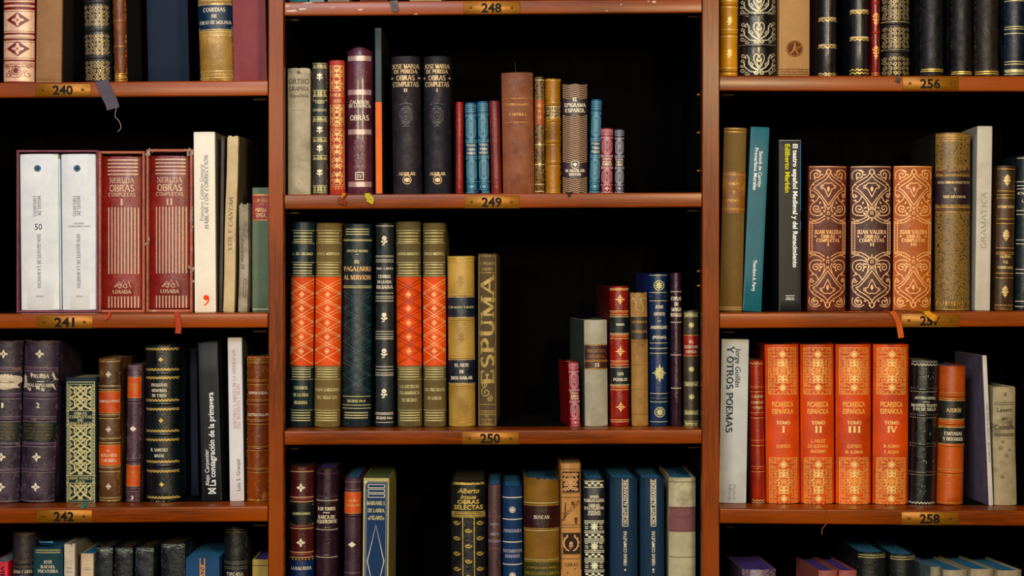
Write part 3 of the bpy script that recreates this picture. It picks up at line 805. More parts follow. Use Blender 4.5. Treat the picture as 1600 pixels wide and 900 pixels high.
def cerv(x0, x1, label, num):
    b = Book('241', (x0+1.5, x1+1.5), (x0-.8, x1-.8), 240.5, PA('#dde2e4', '#cdd3d8'), label, shape='soft', bulge=.0035, lift=.0033, y=SET+.002, group='white volumes in the mauve slipcase', depth=.15)
    b.vb = 485
    u = -.06; b.orn('disc', 263, 11, mat('ink', '#4f6a7c'), u=u); b.orn('asterisk', 263, 7, mat('ink', '#22384a'), u=u)
    b.vtext('MIGUEL DE', 306, 337, 5, m=GREYINK, f='serif', u=u+.08); b.vtext('CERVANTES', 306, 338, 5, m=GREYINK, f='serif', u=u-.16)
    if num:
        b.text('50', 354, 10, .19, BLUEINK, 'sans', u=-.04)
    else:
        b.text('VOLUMEN', 349, 2.6, .32, GREYINK, u=0); b.text('COMPLEMENTARIO', 353.5, 2.6, .62, GREYINK, u=.02)
    b.vtext('DON QUIJOTE DE LA MANCHA', 366, 450, 5.4, m=GREYINK, f='serif', u=-.02)
    b.text('CRITICA', 463, 2.6, .2, GREYINK)
    return b
cerv(31, 91, 'white book with the numeral 50, left one in the mauve slipcase', True)
cerv(95.5, 149.8, 'white companion volume, right one in the mauve slipcase', False)
b = Book('241', (93.5, 97), (90.8, 94), 248, PA('#cfd6dc', '#b9c2cb'), 'thin white booklet wedged between the two white volumes', shape='flat', lift=.0033, y=SET+.006, depth=.14)
def neruda(x0, x1, vt, num, label, case_label, sx0, sx1, svt, torn):
    cm = WL('#985040', '#6c2c22', wear='#c8b09a') if torn else WL('#99503c', '#6e3024', wear='#b0745a')
    c, T, hw, h = slipcase('241', sx0, sx1, svt, cm, None, case_label, t=4.2)
    if torn:
        rnd = random.Random(8); mb = MB(); fm = PA('#b3a596', '#857566')
        for (px, pz, n) in ((-1, 1, 16), (1, 1, 14), (1, .28, 10), (1, .62, 5), (-1, .5, 5)):
            for i in range(n):
                x = px*(hw-T*.5)+rnd.uniform(-1, 1)*T*.8-(px*rnd.random()*T*1.4 if pz == 1 else 0); z = min(h-.0002, h*pz)-rnd.uniform(0, 1)*(T*2.2 if pz == 1 else .022); r = rnd.uniform(.0006, .0019)
                a0 = rnd.uniform(0, 6)
                pts = [(x+r*q*math.cos(a0+t*1.05), -.0006-rnd.random()*.0004, z+r*1.6*q*math.sin(a0+t*1.05)) for t, q in enumerate([rnd.uniform(.5, 1.2) for _ in range(6)])]
                ce = (x, -.0018, z); bk = [(p[0], .0006, p[2]) for p in pts]
                for t in range(6):
                    mb.face([ce, pts[(t+1) % 6], pts[t]], fm); mb.face([pts[t], pts[(t+1) % 6], bk[(t+1) % 6], bk[t]], fm)
        mb.build('torn_edge', c, smooth=False)
    b = Book('241', (x0, x1), (x0, x1), vt, L_('#741a15', '#58110d', coat=.15), label, shape='soft', bulge=.006, lift=.005, y=SET+.003, group='red volumes in worn open slipcases', depth=.155)
    b.vb = 485; SR = mat('gilt', '#cdb09a', worn=.75, metal=.1)
    for i in range(5): b.line(vt+6+i*5.6, 2.1, SR, -.72, .80)
    b.text('NERUDA', vt+38, 8.5, .62, SR); b.text('OBRAS', vt+50, 10.5, .62, SR, bold=.5); b.text('COMPLETAS', vt+60, 6, .68, SR); b.text(num, vt+72, 10, .1 if num == 'I' else .17, SR, bold=.5)
    for i in range(10): b.vline(-.66+i*.165, vt+80, vt+184, 1.9, SR); b.vline(-.66+i*.165, vt+219, 481, 1.9, SR)
    z = b.vz(vt+201)
    for o_ in (-4, 3): b.rib(0, z, [(o_-6, -4), (o_, 7 if o_ > 0 else 5), (o_+6, -4)], 1, SR)
    b.rib(0, z, arc(-3, -2, 3, 3, 40, 320, 8), 1, SR); b.rib(0, z, arc(6, -2, 3, 3, 40, 320, 8), 1, SR); b.rib(0, z, [(-12, -4), (-5, 3)], 1, SR); b.rib(0, z, [(10, 6), (14, -4)], 1, SR)
    b.text('LOSADA', vt+212, 5.6, .46, SR, bold=.4)
    return b
b = neruda(159, 221, 244, 'I', 'red volume with pale stripes marked I, in the left worn slipcase', 'worn red-brown slipcase right of the mauve one', 154, 226.5, 236, False)
b.ribbon([(172, None, .0475), (172, None, .03), (171, None, .001), (170, 494, -.003), (164, 499, -.0035)], 8, CL('#c04a22'), tip=1, wid=lambda t: 1-.6*t)
b = neruda(233.5, 296, 243, 'II', 'red volume with pale stripes marked II, in the torn slipcase', 'torn and frayed red slipcase left of the tall white paperback', 228.5, 301, 233, True)
b.ribbon([(272, None, .0475), (274, None, .03), (275, None, .001), (277, 496, -.003), (279, 508, -.0035), (278, 521, -.004)], 7, CL('#b8482e'), wid=lambda t: 1+.3*t)
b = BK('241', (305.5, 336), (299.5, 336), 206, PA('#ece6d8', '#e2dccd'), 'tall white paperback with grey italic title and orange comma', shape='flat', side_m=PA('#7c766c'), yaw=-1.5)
b.root.rotation_euler.y *= .6
b.vtext('Francisco Celdrán Gomariz', 257, 345, 6.5, up=True, m=GREYINK, u=-.28, slant=.2); b.vtext('HABLAR CON CORRECCIÓN', 243, 358, 6, up=True, m=GREYINK, f='serif', u=.18, slant=.2)
OR = mat('ink', '#d8501e'); b.orn('disc', 465, 9, OR, u=.1); b.rib(b.hw*.1, b.vz(470), [(3.5, 5), (4, 1), (1, -4), (-3, -7)], 2.2, OR)
b = BK('241', (342.7, 347), (344, 352), 214, PA('#4a423a', '#352e28'), 'dark grey brown booklet set back behind its white neighbour', shape='flat', y=.06, depth=.09, yaw=-1.5)
b = BK('241', (343, 347), (340, 356), 234, PA('#756b5a', '#5e5547'), 'thin drab booklet in the shade beside the cream paperback', shape='flat', y=.075, depth=.12) if False else b
b = BK('241', (347.5, 366.5), (355.5, 372), 212, PA('#c9b793', '#b5a27c', stain='#8c7650'), 'worn cream paperback with chipped top, leaning right, on shelf 241', shape='flat', rag=.004, yaw=-2.5, side_m=PA('#6f634c', '#574d3b'), warp=.0004)
b.vtext('VER Y CANTAR', 308, 392, 6, up=True, m=mat('ink', '#7c725c'), f='serif', u=0, slant=.2)
b = BK('241', (371.5, 387), (374, 388.5), 317, PA('#a39a88', '#857c6c', stain='#4f483c'), 'small crumpled grey vellum booklet beside the green book', shape='soft', rag=.003, warp=.0007, yaw=-3, depth=.06)
b.vtext('Comedias 25', 373, 420, 5, m=mat('ink', '#4e473e'), u=-.2, slant=.2); b.rect(436, 462, .55, .7, mat('ink', '#5c5446'), u0=.05)
b = BK('241', (394, 421.5), None, 293, CL('#6c7c66', '#5b6c56'), 'sage green cloth book with red title label at the right end of shelf 241', shape='hard')
b.patch(304, 345, L_('#8c1c14', '#6a120e'), .98, GOLD2); b.text('L. DE VEGA', 313, 4.6, .8, GOLD2, u=.02); b.line(319, .8, GOLD2, -.3, .3); b.text('POESIA', 328, 5.6, .62, GOLD); b.text('EPICA', 336, 5.6, .5, GOLD); b.end(); b.line([304, 344], 1, GOLD2); b.line(483, .8, PALE)

# ================================================================== shelf 242
def prueba(bot, top, num, label):
    b = BK('242', bot, top, 531, WL('#352a3c', '#1c141c', wear='#6d5a5c', rough=.42), label, bulge=.010, rag=.003)
    b.bands([577, 619, 655, 694, 735], 5, WL('#4a3848', '#2a1e28', wear='#b49a80'))
    for v in (574, 580, 615, 623, 651, 659, 692, 698, 733, 738, 783): b.line(v, .9, mat('gilt', '#9c8f95'))
    for v in (553, 714, 761): b.orn('cross', v, 14, PALE)
    b.patch(582, 612, L_('#2c2832', '#17141c'), .95); rnd = random.Random(5)
    if num == '1':
        b.fill(0, b.vz(597), [(-26, 11), (4, 12), (24, 10), (28, 2), (20, -4), (24, -9), (2, -12), (-26, -10)], PA('#c4b6a0')); b.fill(0, b.vz(597), [(-24, 2), (16, 1.5), (16, -1), (-24, -1)], L_('#2c2832', '#17141c'))
    else:
        b.rib(0, b.vz(597), [(-22, 9), (-12, 12), (4, 11), (20, 13), (24, 4), (19, -3), (23, -10), (8, -12), (-2, -8), (-14, -12), (-23, -9), (-21, 0), (-22, 9)], 5, PA('#c4b6a0'))
    b.text('PRUEBA', 587.5, 6, .5, PALE, u=.05); b.line(596, 1, PALE, -.1, .3); b.text('OBRAS POPULARES', 602, 5.2, .82, PALE); b.end()
    b.text(num, 633, 8, .06 if num == '1' else .09, PALE, 'sans', bold=.6)
    b.patch(660, 690, L_('#16211f', '#0c1413'), .97)
    for i, s in enumerate(('TOMOS COMPUESTOS', 'CUENTOS DE LA T. ANTIGUA', 'OBRAS VARIAS COLECCION', 'CANTARES DE UN LIBRO', 'TOMO DEL SIGLO')): b.text(s, 664+i*5.2, 2.8, .8-.08*(i > 3), DIM)
    b.end(); return b
prueba((-26, 27), (-20, 32), '1', 'thick dark purple book numbered 1 with torn label, at the left edge of shelf 242')
prueba((28.5, 81), (34, 91), '2', 'thick dark purple book numbered 2 with torn label, on shelf 242')
b = BK('242', (103, 148.5), (101, 151), 590, CL('#0d2c38', '#092028'), 'dark teal book with pale gold interlaced tooling and green ribbon', shape='hard', bulge=.0025)
b.root.rotation_euler.y = 0
KN = mat('gilt', '#cdc794', worn=.75, metal=.15)
b.rect(597, 785, .9, 1, KN); b.rect(600.5, 781.5, .80, .8, KN)
for v in range(603, 781, 5): b.orn('solidlozenge', v, 2.2, KN, u=-.85); b.orn('solidlozenge', v, 2.2, KN, u=.85)
def knot(b, v0, v1, m, u=.70, rep=None):
    W_ = b.hw*u/b.px; n = rep or max(1, round((v1-v0)/19)); st = (v1-v0)/n
    for i in range(n):
        c = b.vz(v0+st*(i+.5)); r = st/2
        for e in (1, -1):
            b.rib(0, c, [(e*W_, r), (e*W_*.55, r*.6), (e*W_*.55, -r*.1), (-e*W_*.2, -r), ], 2.7, m)
            b.rib(0, c, [(e*W_, -r), (e*W_*.55, -r*.6), (e*W_*.2, -r*.1), (-e*W_*.25, r*.7), (-e*W_*.55, r)], 2.7, m)
            b.rib(0, c, [(e*W_, r*.35), (e*W_*.75, 0), (e*W_, -r*.35)], 1.8, m)
            b.rib(0, c, [(e*W_*.98, r*.98), (e*W_*.98, -r*.98)], 1.3, m)
            b.rib(0, c, [(e*W_*.2, r), (e*W_*.42, r*.3), (e*W_*.2, -r*.5), (0, -r)], 1.5, m)
        b.rib(0, c, [(-W_*.3, r*.55), (0, r*.9), (W_*.3, r*.55)], 1.6, m)
        b.orn('lozenge', v0+st*i, 6, m)
knot(b, 604, 640, KN, .72, 2); knot(b, 666, 741, KN, .72, 4); knot(b, 757, 780, KN, .72, 1)
for i, (s, w) in enumerate((('OBRAS', .42), ('COMPLETAS', .72), ('DE', .18), ('PÉREZ LUGÍN', .80))): b.text(s, 646+i*5.4, 4.4, w, KN, bold=.4)
b.line([641.5, 664.5, 743, 755], 1, KN); b.text('EDICIONES', 747, 4.2, .72, KN); b.text('PAX', 752.5, 4, .3, KN)
b.ribbon([(133, None, .06), (133, None, .045), (132, None, .02), (130, None, .001), (128.5, 794, -.003)], 7, mat('cloth', '#1f9a86', '#157a6a'), wid=lambda t: 1-.5*t)
b = BK('242', (153, 186), (151.5, 187), 560, WL('#553825', '#2c1c12', wear='#8c6a48', sc=30), 'mottled brown leather book with two orange-red labels', bulge=.007)
b.bands([606, 651, 688, 733], 4.5); 
for v in (565, 603, 609, 648, 654, 685, 692, 730, 737, 778, 782): b.line(v, 1, GOLD)
for v in (585, 671, 760): b.orn('lozenge', v, 10, PALE)
b.patch(611, 646, L_('#b4501a', '#8c280c'), .98, GOLD2); b.text('ANDRESILLO PEREZ', 627, 3.6, .9, PALE); b.end()
b.patch(695, 728, L_('#b4501a', '#8c280c'), .98, GOLD2); b.text('EL', 704, 3, .15, PALE); b.text('MALVADO', 711.5, 4.6, .7, PALE); b.text('CARABEL', 719.5, 4.6, .7, PALE); b.end()
b.text('', 1, 1)
b = BK('242', (195, 217.5), (198.5, 220), 570, WL('#4c3744', '#2c1e28', wear='#86707c', sc=40), 'slim purplish leather book with red labels numbered 3', bulge=.005)
b.bands([626, 720, 764], 4)
for v in (576, 588, 622, 630, 716, 726, 760, 768): b.line(v, .8, mat('gilt', '#a58a98'))
b.patch(589, 622, L_('#b4501a', '#8a220e'), .98, GOLD2); b.text('J. ARANAZ', 601, 4.4, .8, GOLD2); b.text('CASTELLANOS', 608, 4.4, .85, GOLD2); b.end()
b.orn('solidlozenge', 670, 11, PALE)
b.patch(727, 760, L_('#b4501a', '#8a220e'), .98, GOLD2); b.text('CARLOTA', 738, 4.2, .75, GOLD2); b.text('DE VALLE', 745, 4.2, .8, GOLD2); b.end(); b.text('3', 777.5, 6, .2, PALE, 'sans', bold=.5)
b = BK('242', (226.5, 279), (223.5, 278), 539, L_('#0c171b', '#06090c', coat=.35, rough=.3), 'thick black leather book with five gilt-edged panels and worn foot', bulge=.011, warp=.0003)
b.bands([583.5, 631.5, 679, 727.5], 5.5)
for a, c in ((546, 577), (591, 625), (640, 673), (688, 721), (737, 777)): 
    for v in (a, c): b.wave(v, 1.1, 5, 1.3, BRIGHT); b.line(v+(1.8 if v == c else -1.8), .8, GOLD)
for v in (562, 657, 757): b.orn('lozenge', v, 7, BRIGHT); b.orn('cross', v, 8, BRIGHT)
for s, v, w in (('PEQUEÑAS', 601.5, .46), ('MEMORIAS', 610, .44), ('DE TARIN', 618, .42), ('R. SANCHEZ', 703, .5), ('MAZAS', 712, .28)): b.text(s, v, 4.8, w, PALE, u=-.12, bold=.3)
rnd = random.Random(2)
for i in range(16):
    x = rnd.uniform(-.7, .5); b.fill(b.hw*x, b.vz(785+rnd.uniform(-2, 1)), [(-1.5, -1), (0, rnd.uniform(.5, 2)), (1.5, -1)], PA('#c8bda4'))
b = BK('242', (298, 311), (296, 307), 545, CL('#0e1c34', '#0a1428'), 'dark blue book pushed back in the shade beside the thick black one', shape='flat', y=.12, depth=.14)
b = BK('242', (316.5, 346), (307.5, 341), 535, PA('#0a161e', '#070f15', rough=.5), 'black paperback with white lowercase title running up its spine', shape='flat', side_m=PA('#101318'), yaw=-1.5)
b.vtext('Alejo Carpentier', 702, 759, 7, up=True, m=WHITE, u=-.42); b.vtext('La consagración de la primavera', 613, 759, 9.5, up=True, m=WHITE, u=.12, bold=.5)
for e in (1, -1):
    b.rib(b.hw*.05, b.vz(767), [(-6*e, -4), (6*e, 4)], 1.6, WHITE)
b.rib(b.hw*.05, b.vz(767), [(-6, 4), (6, 4)], 1, WHITE); b.rib(b.hw*.05, b.vz(767), [(-6, -4), (6, -4)], 1, WHITE); b.rib(b.hw*.05, b.vz(767), [(-6, 4), (-6, 2.6)], 1, WHITE)
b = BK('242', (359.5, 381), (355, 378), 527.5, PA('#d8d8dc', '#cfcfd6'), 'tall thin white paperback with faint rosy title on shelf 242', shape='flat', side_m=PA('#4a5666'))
b.vtext('MAESTROS Y AMIGOS DE LA GENERACION', 546, 669, 5, up=True, m=mat('ink', '#bba0a0'), f='serif', u=-.15); b.vtext('DEL NOVENTA Y OCHO', 600, 669, 5, up=True, m=mat('ink', '#bba0a0'), f='serif', u=.42)
b.vtext('Luis S. Granjel', 718, 767, 6, up=True, m=mat('ink', '#4c5258'), u=.25)
b = BK('242', (384, 419.5), (384, 421), 556.5, WL('#74381a', '#38180a', wear='#c8885a', sc=28, rough=.28, coat=.35, dent=60), 'glossy mottled brown leather book at the right end of shelf 242', bulge=.007)
b.bands([597, 628, 659, 701, 735], 4)
for v in (562, 567, 594, 601, 625, 632, 656, 663, 698, 704, 732, 738, 782, 786): b.line(v, .9, GOLD2)
b.wave(565, 1, 3, .8, GOLD2, True); b.text('SEPULVEDA', 614, 4, .8, PALE, bold=.3); b.text('ANTIGUALLAS', 648, 4.2, .9, PALE, bold=.3)

# ================================================================== bottom row, left bay
b = BK('low_l', (-12, 13), None, 878, PA('#c41a48', '#a81238'), 'bright crimson book in the bottom left corner', shape='flat', pages=PGREY)
b.vtext('VIENTO SUR', 884, 960, 6, m=INK, u=.3, bold=.8)
b = BK('low_l', (16, 52), None, 832, WL('#2e2830', '#1a161c', wear='#5c4c44', sc=30), 'tall dark grey-black book between the crimson and teal ones', bulge=.009)
b.bands(880, 6); b.line(876, 1, DIM); b.line(886, 1, DIM); b.text('GEMA Y GRIS', 893.5, 4.5, .8, PALE); b.orn('sprig', 903, 8, PALE)
b = BK('low_l', (49.5+2, 98), None, 857, CL('#0a4450', '#07363f'), 'teal book with gold lines and a loose slip on top, bottom row', shape='hard', pages=PBLUE)
b.line([859.5, 863.5], 1.2, KN, -.82, .82); b.dots(861.5, .7, 4, KN, -.8, .8)
for s, v, w in (('JOSE', 878, .28), ('RAFAEL', 885.5, .48), ('POCATERRA', 892.5, .66)): b.text(s, v, 4.8, w, PALE, bold=.3)
b.ribbon([(72, 851, .075), (72, 849, .062), (72, 847, .05), (72, 846.5, .06), (72, 846, .08)], 21, mat('paper', '#6fa8c8'), name='paper_slip')
b = BK('low_l', (99.5, 116.5), None, 849, PA('#d8d0c2', '#b3a898', stain='#8c8070'), 'crumpled off-white booklet in the bottom row', shape='flat', yaw=-2.5, rag=.002, side_m=PA('#8f8880', '#77706a'), pages=PGREY, warp=.0004)
b.rib(0, b.vz(851), [(-7, 2), (-2, 1), (2, 2), (5, -3)], 1, mat('ink', '#857768')); b.text('Teoria', 887, 3.5, .6, GREYINK, 'sans'); b.text('de los', 893, 3.5, .6, GREYINK, 'sans')
b = BK('low_l', (126, 146), None, 865, PA('#c9b9a0', '#b9a78c'), 'plain cream book with blue-lit top in the bottom row', shape='flat', pages=PBLUE)
b.line([887, 890], .7, GREYINK, -.6, .6)
for (x0, x1, vt, lb) in ((148, 176, 855, 'black scuffed book right of the cream one, bottom row'), (178.5, 207, 856, 'black scuffed book, middle one of three alike, bottom row'), (211, 240, 855, 'black scuffed book, rightmost of three alike, bottom row'), (251, 289, 849, 'wider black book standing alone left of the blue cloth one')):
    b = BK('low_l', (x0, x1), None, vt, WL('#101a22', '#080d12', wear='#4c545c', sc=60), lb, shape='soft', rag=.0012, warp=.0005, pages=PDARK)
    b.line(873, .7, mat('gilt', '#2e3840')); rnd = random.Random(x0)
    for i in range(26): b.rib(b.hw*rnd.uniform(-.85, .75), b.vz(vt+2+abs(rnd.gauss(0, 3))), [(0, 0), (rnd.uniform(1, 6), rnd.uniform(-.8, .8))], rnd.uniform(.5, 1.3), mat('paper', '#8d9c90'))
    if x0 < 250: b.orn('diamond', 889, 13, mat('gilt', '#4c5058')); 
b = BK('low_l', (290, 343), None, 871, CL('#0b4c7a', '#083a5e'), 'bright blue cloth book with boxed copper lettering, bottom row', shape='flat', pages=PBLUE)
b.vline(-.14, 872, 960, 1.6, COPPER); b.vline(.12, 872, 960, 1.6, COPPER); b.line(883, 1, COPPER, -.14, .12); b.vtext('VENTE ALEIXAN', 884, 990, 7.5, up=True, m=COPPER, u=-.01, bold=.6)
b = BK('low_l', (348, 385), None, 822, WL('#171b1e', '#0c0f11', wear='#4a4a48', sc=60), 'tall black leather book left of the small yellow one, bottom row', bulge=.010)
b.line([828, 832], 1, DIM); b.bands([883], 4); b.line([878, 881], 1, mat('gilt', '#8c8b80')); b.line([886, 889], 1, mat('gilt', '#8c8b80')); b.text('TORCAELL', 897, 5, .7, PALE)
b = BK('low_l', (394, 419), None, 874, CL('#b39a5c', '#9c8348'), 'small yellow book at the right end of the bottom row, left bay', shape='hard', pages=PPURPLIT, rag=.0008)
b.line(883.5, 1, mat('ink', '#3a3428'))

# ================================================================== shelf 248: only the feet of the books show
for (x0, x1, c, lb) in ((452, 481, '#2a7080', 'teal cloth book whose foot just shows at the top edge, left on shelf 248'), (483, 506, '#86a0a8', 'grey-blue book whose foot just shows at the top edge on shelf 248'), (512, 546, '#8a7c74', 'grey-brown book whose foot just shows beside the grey-blue one'), (562, 606, '#5c2c26', 'dark red book with a leather tag over the edge of shelf 248'), (640, 690, '#a89478', 'beige book whose foot just shows left of plate 248')):
    b = BK('248', (x0, x1), None, -250, CL(c), lb, shape='hard')
    if x0 == 562:
        b.ribbon([(612, None, .05), (613, None, .02), (614, None, .001), (615, 4, -.0032), (617, 12, -.0036), (618, 18, -.004)], 11, L_('#2a0f0c', '#160807'), wid=lambda t: .7+.5*math.sin(3*t))

# ================================================================== shelf 249
b = BK('249', (449.5, 485), (449, 484.5), 106, PA('#b5ac96', '#968d78', stain='#6f6754'), 'grey-cream vellum book with faded inked title, leftmost on shelf 249', shape='soft', rag=.0012)
IK = mat('ink', '#4a443c'); b.orn('rosette', 113, 5, IK); b.text('ORTHO', 127, 8, .88, IK); b.text('GRAPHIA', 138.5, 6.5, .86, IK); b.text('Española', 149, 6, .8, IK, 'sans', slant=.2)
b.line(172, .6, mat('ink', '#8c8470'), -.6, .5)
b = BK('249', (488, 511), (487.5, 511), 97.5, WL('#3a3630', '#1e1b18', wear='#6f6450', sc=40), 'narrow dark brown book with gold sprigs and blue-grey title panel', shape='soft', rag=.001, bulge=.005)
b.patch(158, 181, L_('#1c2e34', '#101c22'), .97); b.text('TADEO', 160, 3.6, .6, KN, bold=.3); b.text('FRANCISCO', 172, 3.8, .85, KN, bold=.3); b.end()
for v in (99, 106, 141, 150.5, 157, 182.5, 187.5, 189.5, 215, 221, 243, 249, 290, 300.5): b.line(v, .9, KN)
for a, c in ((100, 106), (142, 150), (183.5, 187.5), (216, 221), (244, 249), (291, 299)): b.filigree(a, c, .92, KN, 4.2, 1, seed=1)
for v in (120, 203, 232, 270): b.orn('sprig', v, 12, PALE)
b = BK('249', (515, 539), (514, 538), 94, L_('#96301a', '#702010', rough=.45), 'narrow brick red book with cream gilt scrollwork, on shelf 249', shape='soft', bulge=.004)
CR = mat('gilt', '#d8ac74', worn=.7)
b.line(103, 1.2, CR, -.9, .9)
for a, c in ((105, 142), (164, 195), (204, 243), (243, 289)):
    b.rect(a, c, .86, .9, CR); W_ = b.hw/b.px; n = max(1, round((c-a)/20)); st = (c-a)/n
    for i in range(n):
        cz = b.vz(a+st*(i+.5))
        for e in (1, -1):
            b.spiral(0, cz, e*W_*.5, st*.22, W_*.34, 1.2, 90 if e > 0 else 90, e, 1.7, CR); b.spiral(0, cz, e*W_*.5, -st*.22, W_*.34, 1.2, 270, -e, 1.7, CR)
            b.petal(0, cz, 0, 0, 90*e, st*.38, 3.4, CR); b.petal(0, cz, e*W_*.75, 0, 90+50*e, 5, 2.6, CR)
b.text('SANCHEZ', 148.5, 5.2, .84, CR, bold=.3); b.text('SILVA', 158, 5, .6, CR, bold=.3); b.text('OBRAS', 197, 2.8, .7, CR); b.text('SELECTAS', 201.5, 2.8, .8, CR)
b.line(292, .9, CR, -.9, .9); b.dots(295, 1.1, 4, CR)
b = BK('249', (542, 581.5), (540.5, 582), 80.5, L_('#4c2330', '#331520', coat=.3, rough=.32), 'thick glossy maroon book with pale silvery bars, beside the thin orange and grey one', shape='soft', bulge=.009, hollow_top=-.0062)
SB = mat('gilt', '#c4aaa6', metal=.45, worn=.75)
for a, c in ((87, 95), (140, 148), (202, 210), (284, 292)): b.block(a, c, SB, -.9, .9)
for v in (100, 113, 126): b.rib(0, b.vz(v), [(-14, 0), (-5, 4), (0, 0), (5, 4), (14, 0)], .6, mat('gilt', '#6c4050'))
for v in (240, 258, 228): b.orn('sprig', v, 26, mat('leather', '#5e3140', '#42202c'))
b.orn('rosette', 113, 16, mat('leather', '#5e3140', '#42202c'))
b.text('CALDERÓN', 159.5, 5.4, .72, PALE, bold=.3); b.text('DE LA BARCA', 165.5, 5, .82, PALE, bold=.3); b.text('OBRAS', 184, 8, .72, PALE)
b.rect(269.5, 280.5, .30, 1.2, PALE); b.text('EV', 275, 6, .2, PALE, 'sans')
b.vline(.93, 76, 300, 1, L_('#2a1018')); b.vline(-.93, 76, 300, 1, L_('#2a1018'))
RIB1 = CL('#c9862a', '#a05c1c'); RIB2 = CL('#c8b94a', '#a8983a')
b.ribbon([(544, None, .055), (542, None, .044), (540, None, .001), (538, 305, -.003), (531, 313, -.0045), (541, 318, -.004)], 7, CL('#8f3c16', '#6b2a10'), wid=lambda t: .5+.6*t)
b.ribbon([(545, None, .055), (543, None, .02), (541, None, .001), (538, 303, -.004), (533, 309, -.005)], 6, RIB1, wid=lambda t: 1-.4*t)
b.ribbon([(570, None, .055), (572, None, .02), (573, None, .001), (575, 306, -.003), (579, 312, -.004), (577, 317, -.004)], 9, RIB2, wid=lambda t: .5+.8*t)
b = BK('249', (586.5, 598), (586, 595.5), 43, PA('#3f4c50', '#354145'), 'very tall thin book, slate grey above and bright orange below', shape='flat', side_m=PA('#11151a'))
b.block(159.5, 302, mat('paper', '#d8702a', '#c8621f'), -1, 1)
b.line(46, .8, mat('ink', '#6f8086'))
for x0, x1, num, lb in ((614, 658.5, 'II', 'dark purplish-black volume II with embossed portrait and cream title'), (662.5, 705, 'I', 'dark purplish-black volume I with embossed portrait and cream title')):
    tx = (609, 656.5) if num == 'II' else (661, 703.5)
    b = BK('249', (x0, x1), tx, 87, L_('#1e171f' if num == 'II' else '#161520', '#0d0a10', rough=.58, spec=.35), lb, bulge=.010)
    GC = mat('gilt', '#dcc49c', worn=.8, metal=.2)
    for s, v, h, w in (('JOSE MARIA', 103.5, 7, .9), ('DE PEREDA', 111.5, 6, .78), ('OBRAS', 121.5, 7.5, .62), ('COMPLETAS', 131.5, 7.5, .86), (num, 141, 5.5, .12 if num == 'II' else .05)): b.text(s, v, h, w, GC, bold=.3)
    for e in (-1, 1): b.petal(b.hw*.8*e, b.vz(121.5), 0, 0, 90-90*e, 5, 3, GC)
    # embossed bust: beard, face, hat brim
    EM = mat('leather', '#37303c', '#1c1820')
    for r, ry in ((10, 14), (8, 11), (5, 7)): b.rib(0, b.vz(180), [(x*(1+.12*math.sin(q*2.1)), y_) for q, (x, y_) in enumerate(arc(0, 0, r, ry, 0, 360, 14))], 1.4, EM)
    for dx, dy, l in ((-8, 9, 16), (-6, -12, 12), (-3, 3, 4), (2, 3, 4), (-2, -3, 5), (-10, 17, 20), (-5, -18, 9)): b.rib(0, b.vz(180), [(dx, dy), (dx+l*.5, dy+2), (dx+l, dy)], 1.4, EM)
    b.text('AGUILAR', 271.5, 5, .56, GC, bold=.5); b.orn('ring', 281, 13, GC); b.line([279, 283], 1.2, GC, -.18, .18)
def cr(bot, top, vt, c, c2, m, nm, lb):
    b = BK('249', bot, top, vt, L_(c, c2, rough=.4), lb, shape='soft', bulge=.0035, depth=.10); crisol(b, vt, vt, m, nm); return b
LB = mat('gilt', '#78aec2', worn=.7, metal=.1); RB = mat('gilt', '#b8504a', worn=.7, metal=.1); PK = mat('gilt', '#cca4ae', worn=.8, metal=.05); LV = mat('gilt', '#a9a8bc', worn=.8, metal=.05)
cr((711.5, 724), None, 159, '#7c1a18', '#5c100e', mat('gilt', '#9c3630', metal=.1), ('', '', ''), 'small slim red pocket book left of the two blue ones')
b = cr((729, 746), (726, 744.5), 160, '#0c4d68', '#083a50', LB, ('Pereda', 'TRES', 'OBRAS'), 'small teal-blue pocket book, left of the matching pair')
b.ribbon([(750, 300.5, .058), (750, 300.5, .046), (749.3, 299.5, .040), (748, 297, .036), (747.5, 294.5, .039)], 6, CL('#0d3a5c'))
cr((748, 765.5), (745.5, 762.5), 158, '#0c4d68', '#083a50', LB, ('Valera', 'TRES', 'NOVELAS'), 'small teal-blue pocket book, right of the matching pair')
cr((768, 784), (763.5, 780.5), 157, '#601618', '#480e10', mat('gilt', '#8a3434', metal=.1), ('', '', ''), 'small dark red pocket book leaning against the big russet one')
b = BK('249', (787, 834.5), (782, 834), 113, L_('#7a4630', '#613422', rough=.6, grain=1400), 'broad plain russet suede-like book with two dotted gilt lines', shape='soft', bulge=.007)
for v in (153.5, 191): b.dots(v, .8, 2.6, GOLD2)
b.text('BUSTOS LA LARRA', 163, 3.6, .78, GOLD2); b.text('CASTILLA', 178.5, 4, .55, GOLD2)
b.ribbon([(806, 116, .075), (805.5, 107, .07), (804.5, 96, .065)], 1.8, mat('ink', '#2c3226'), name='loose_thread', wid=lambda t: 1-.7*t)
b = BK('249', (836, 850.5), (835.5, 851), 120, mat('marbled', '#7b5a34', '#231a12', sc=330, th=.52), 'narrow speckled brown book with faded orange label', shape='soft', bulge=.003)
b.patch(156, 195, L_('#8c4422', '#6c3218'), .98); b.text('ARCO', 165, 4, .7, GOLD2); b.text('DE', 174, 3, .3, GOLD2); b.text('ELIZ', 183, 4, .6, GOLD2); b.end()
b.line([125, 226, 257, 288, 299], 1.2, KN); b.orn('sprig', 226, 6, KN); b.orn('sprig', 257, 6, KN)
b = BK('249', (852.5, 876.5), (851.5, 877), 122.5, WL('#946428', '#5e3c16', wear='#c09048', sc=35), 'ochre leather book with ribbed bands and small black label', bulge=.007, rag=.001)
b.bands([163, 189, 222, 255], 4); b.line([126, 160, 167, 186, 192, 219, 226, 252, 259, 297, 300], .9, GOLD2)
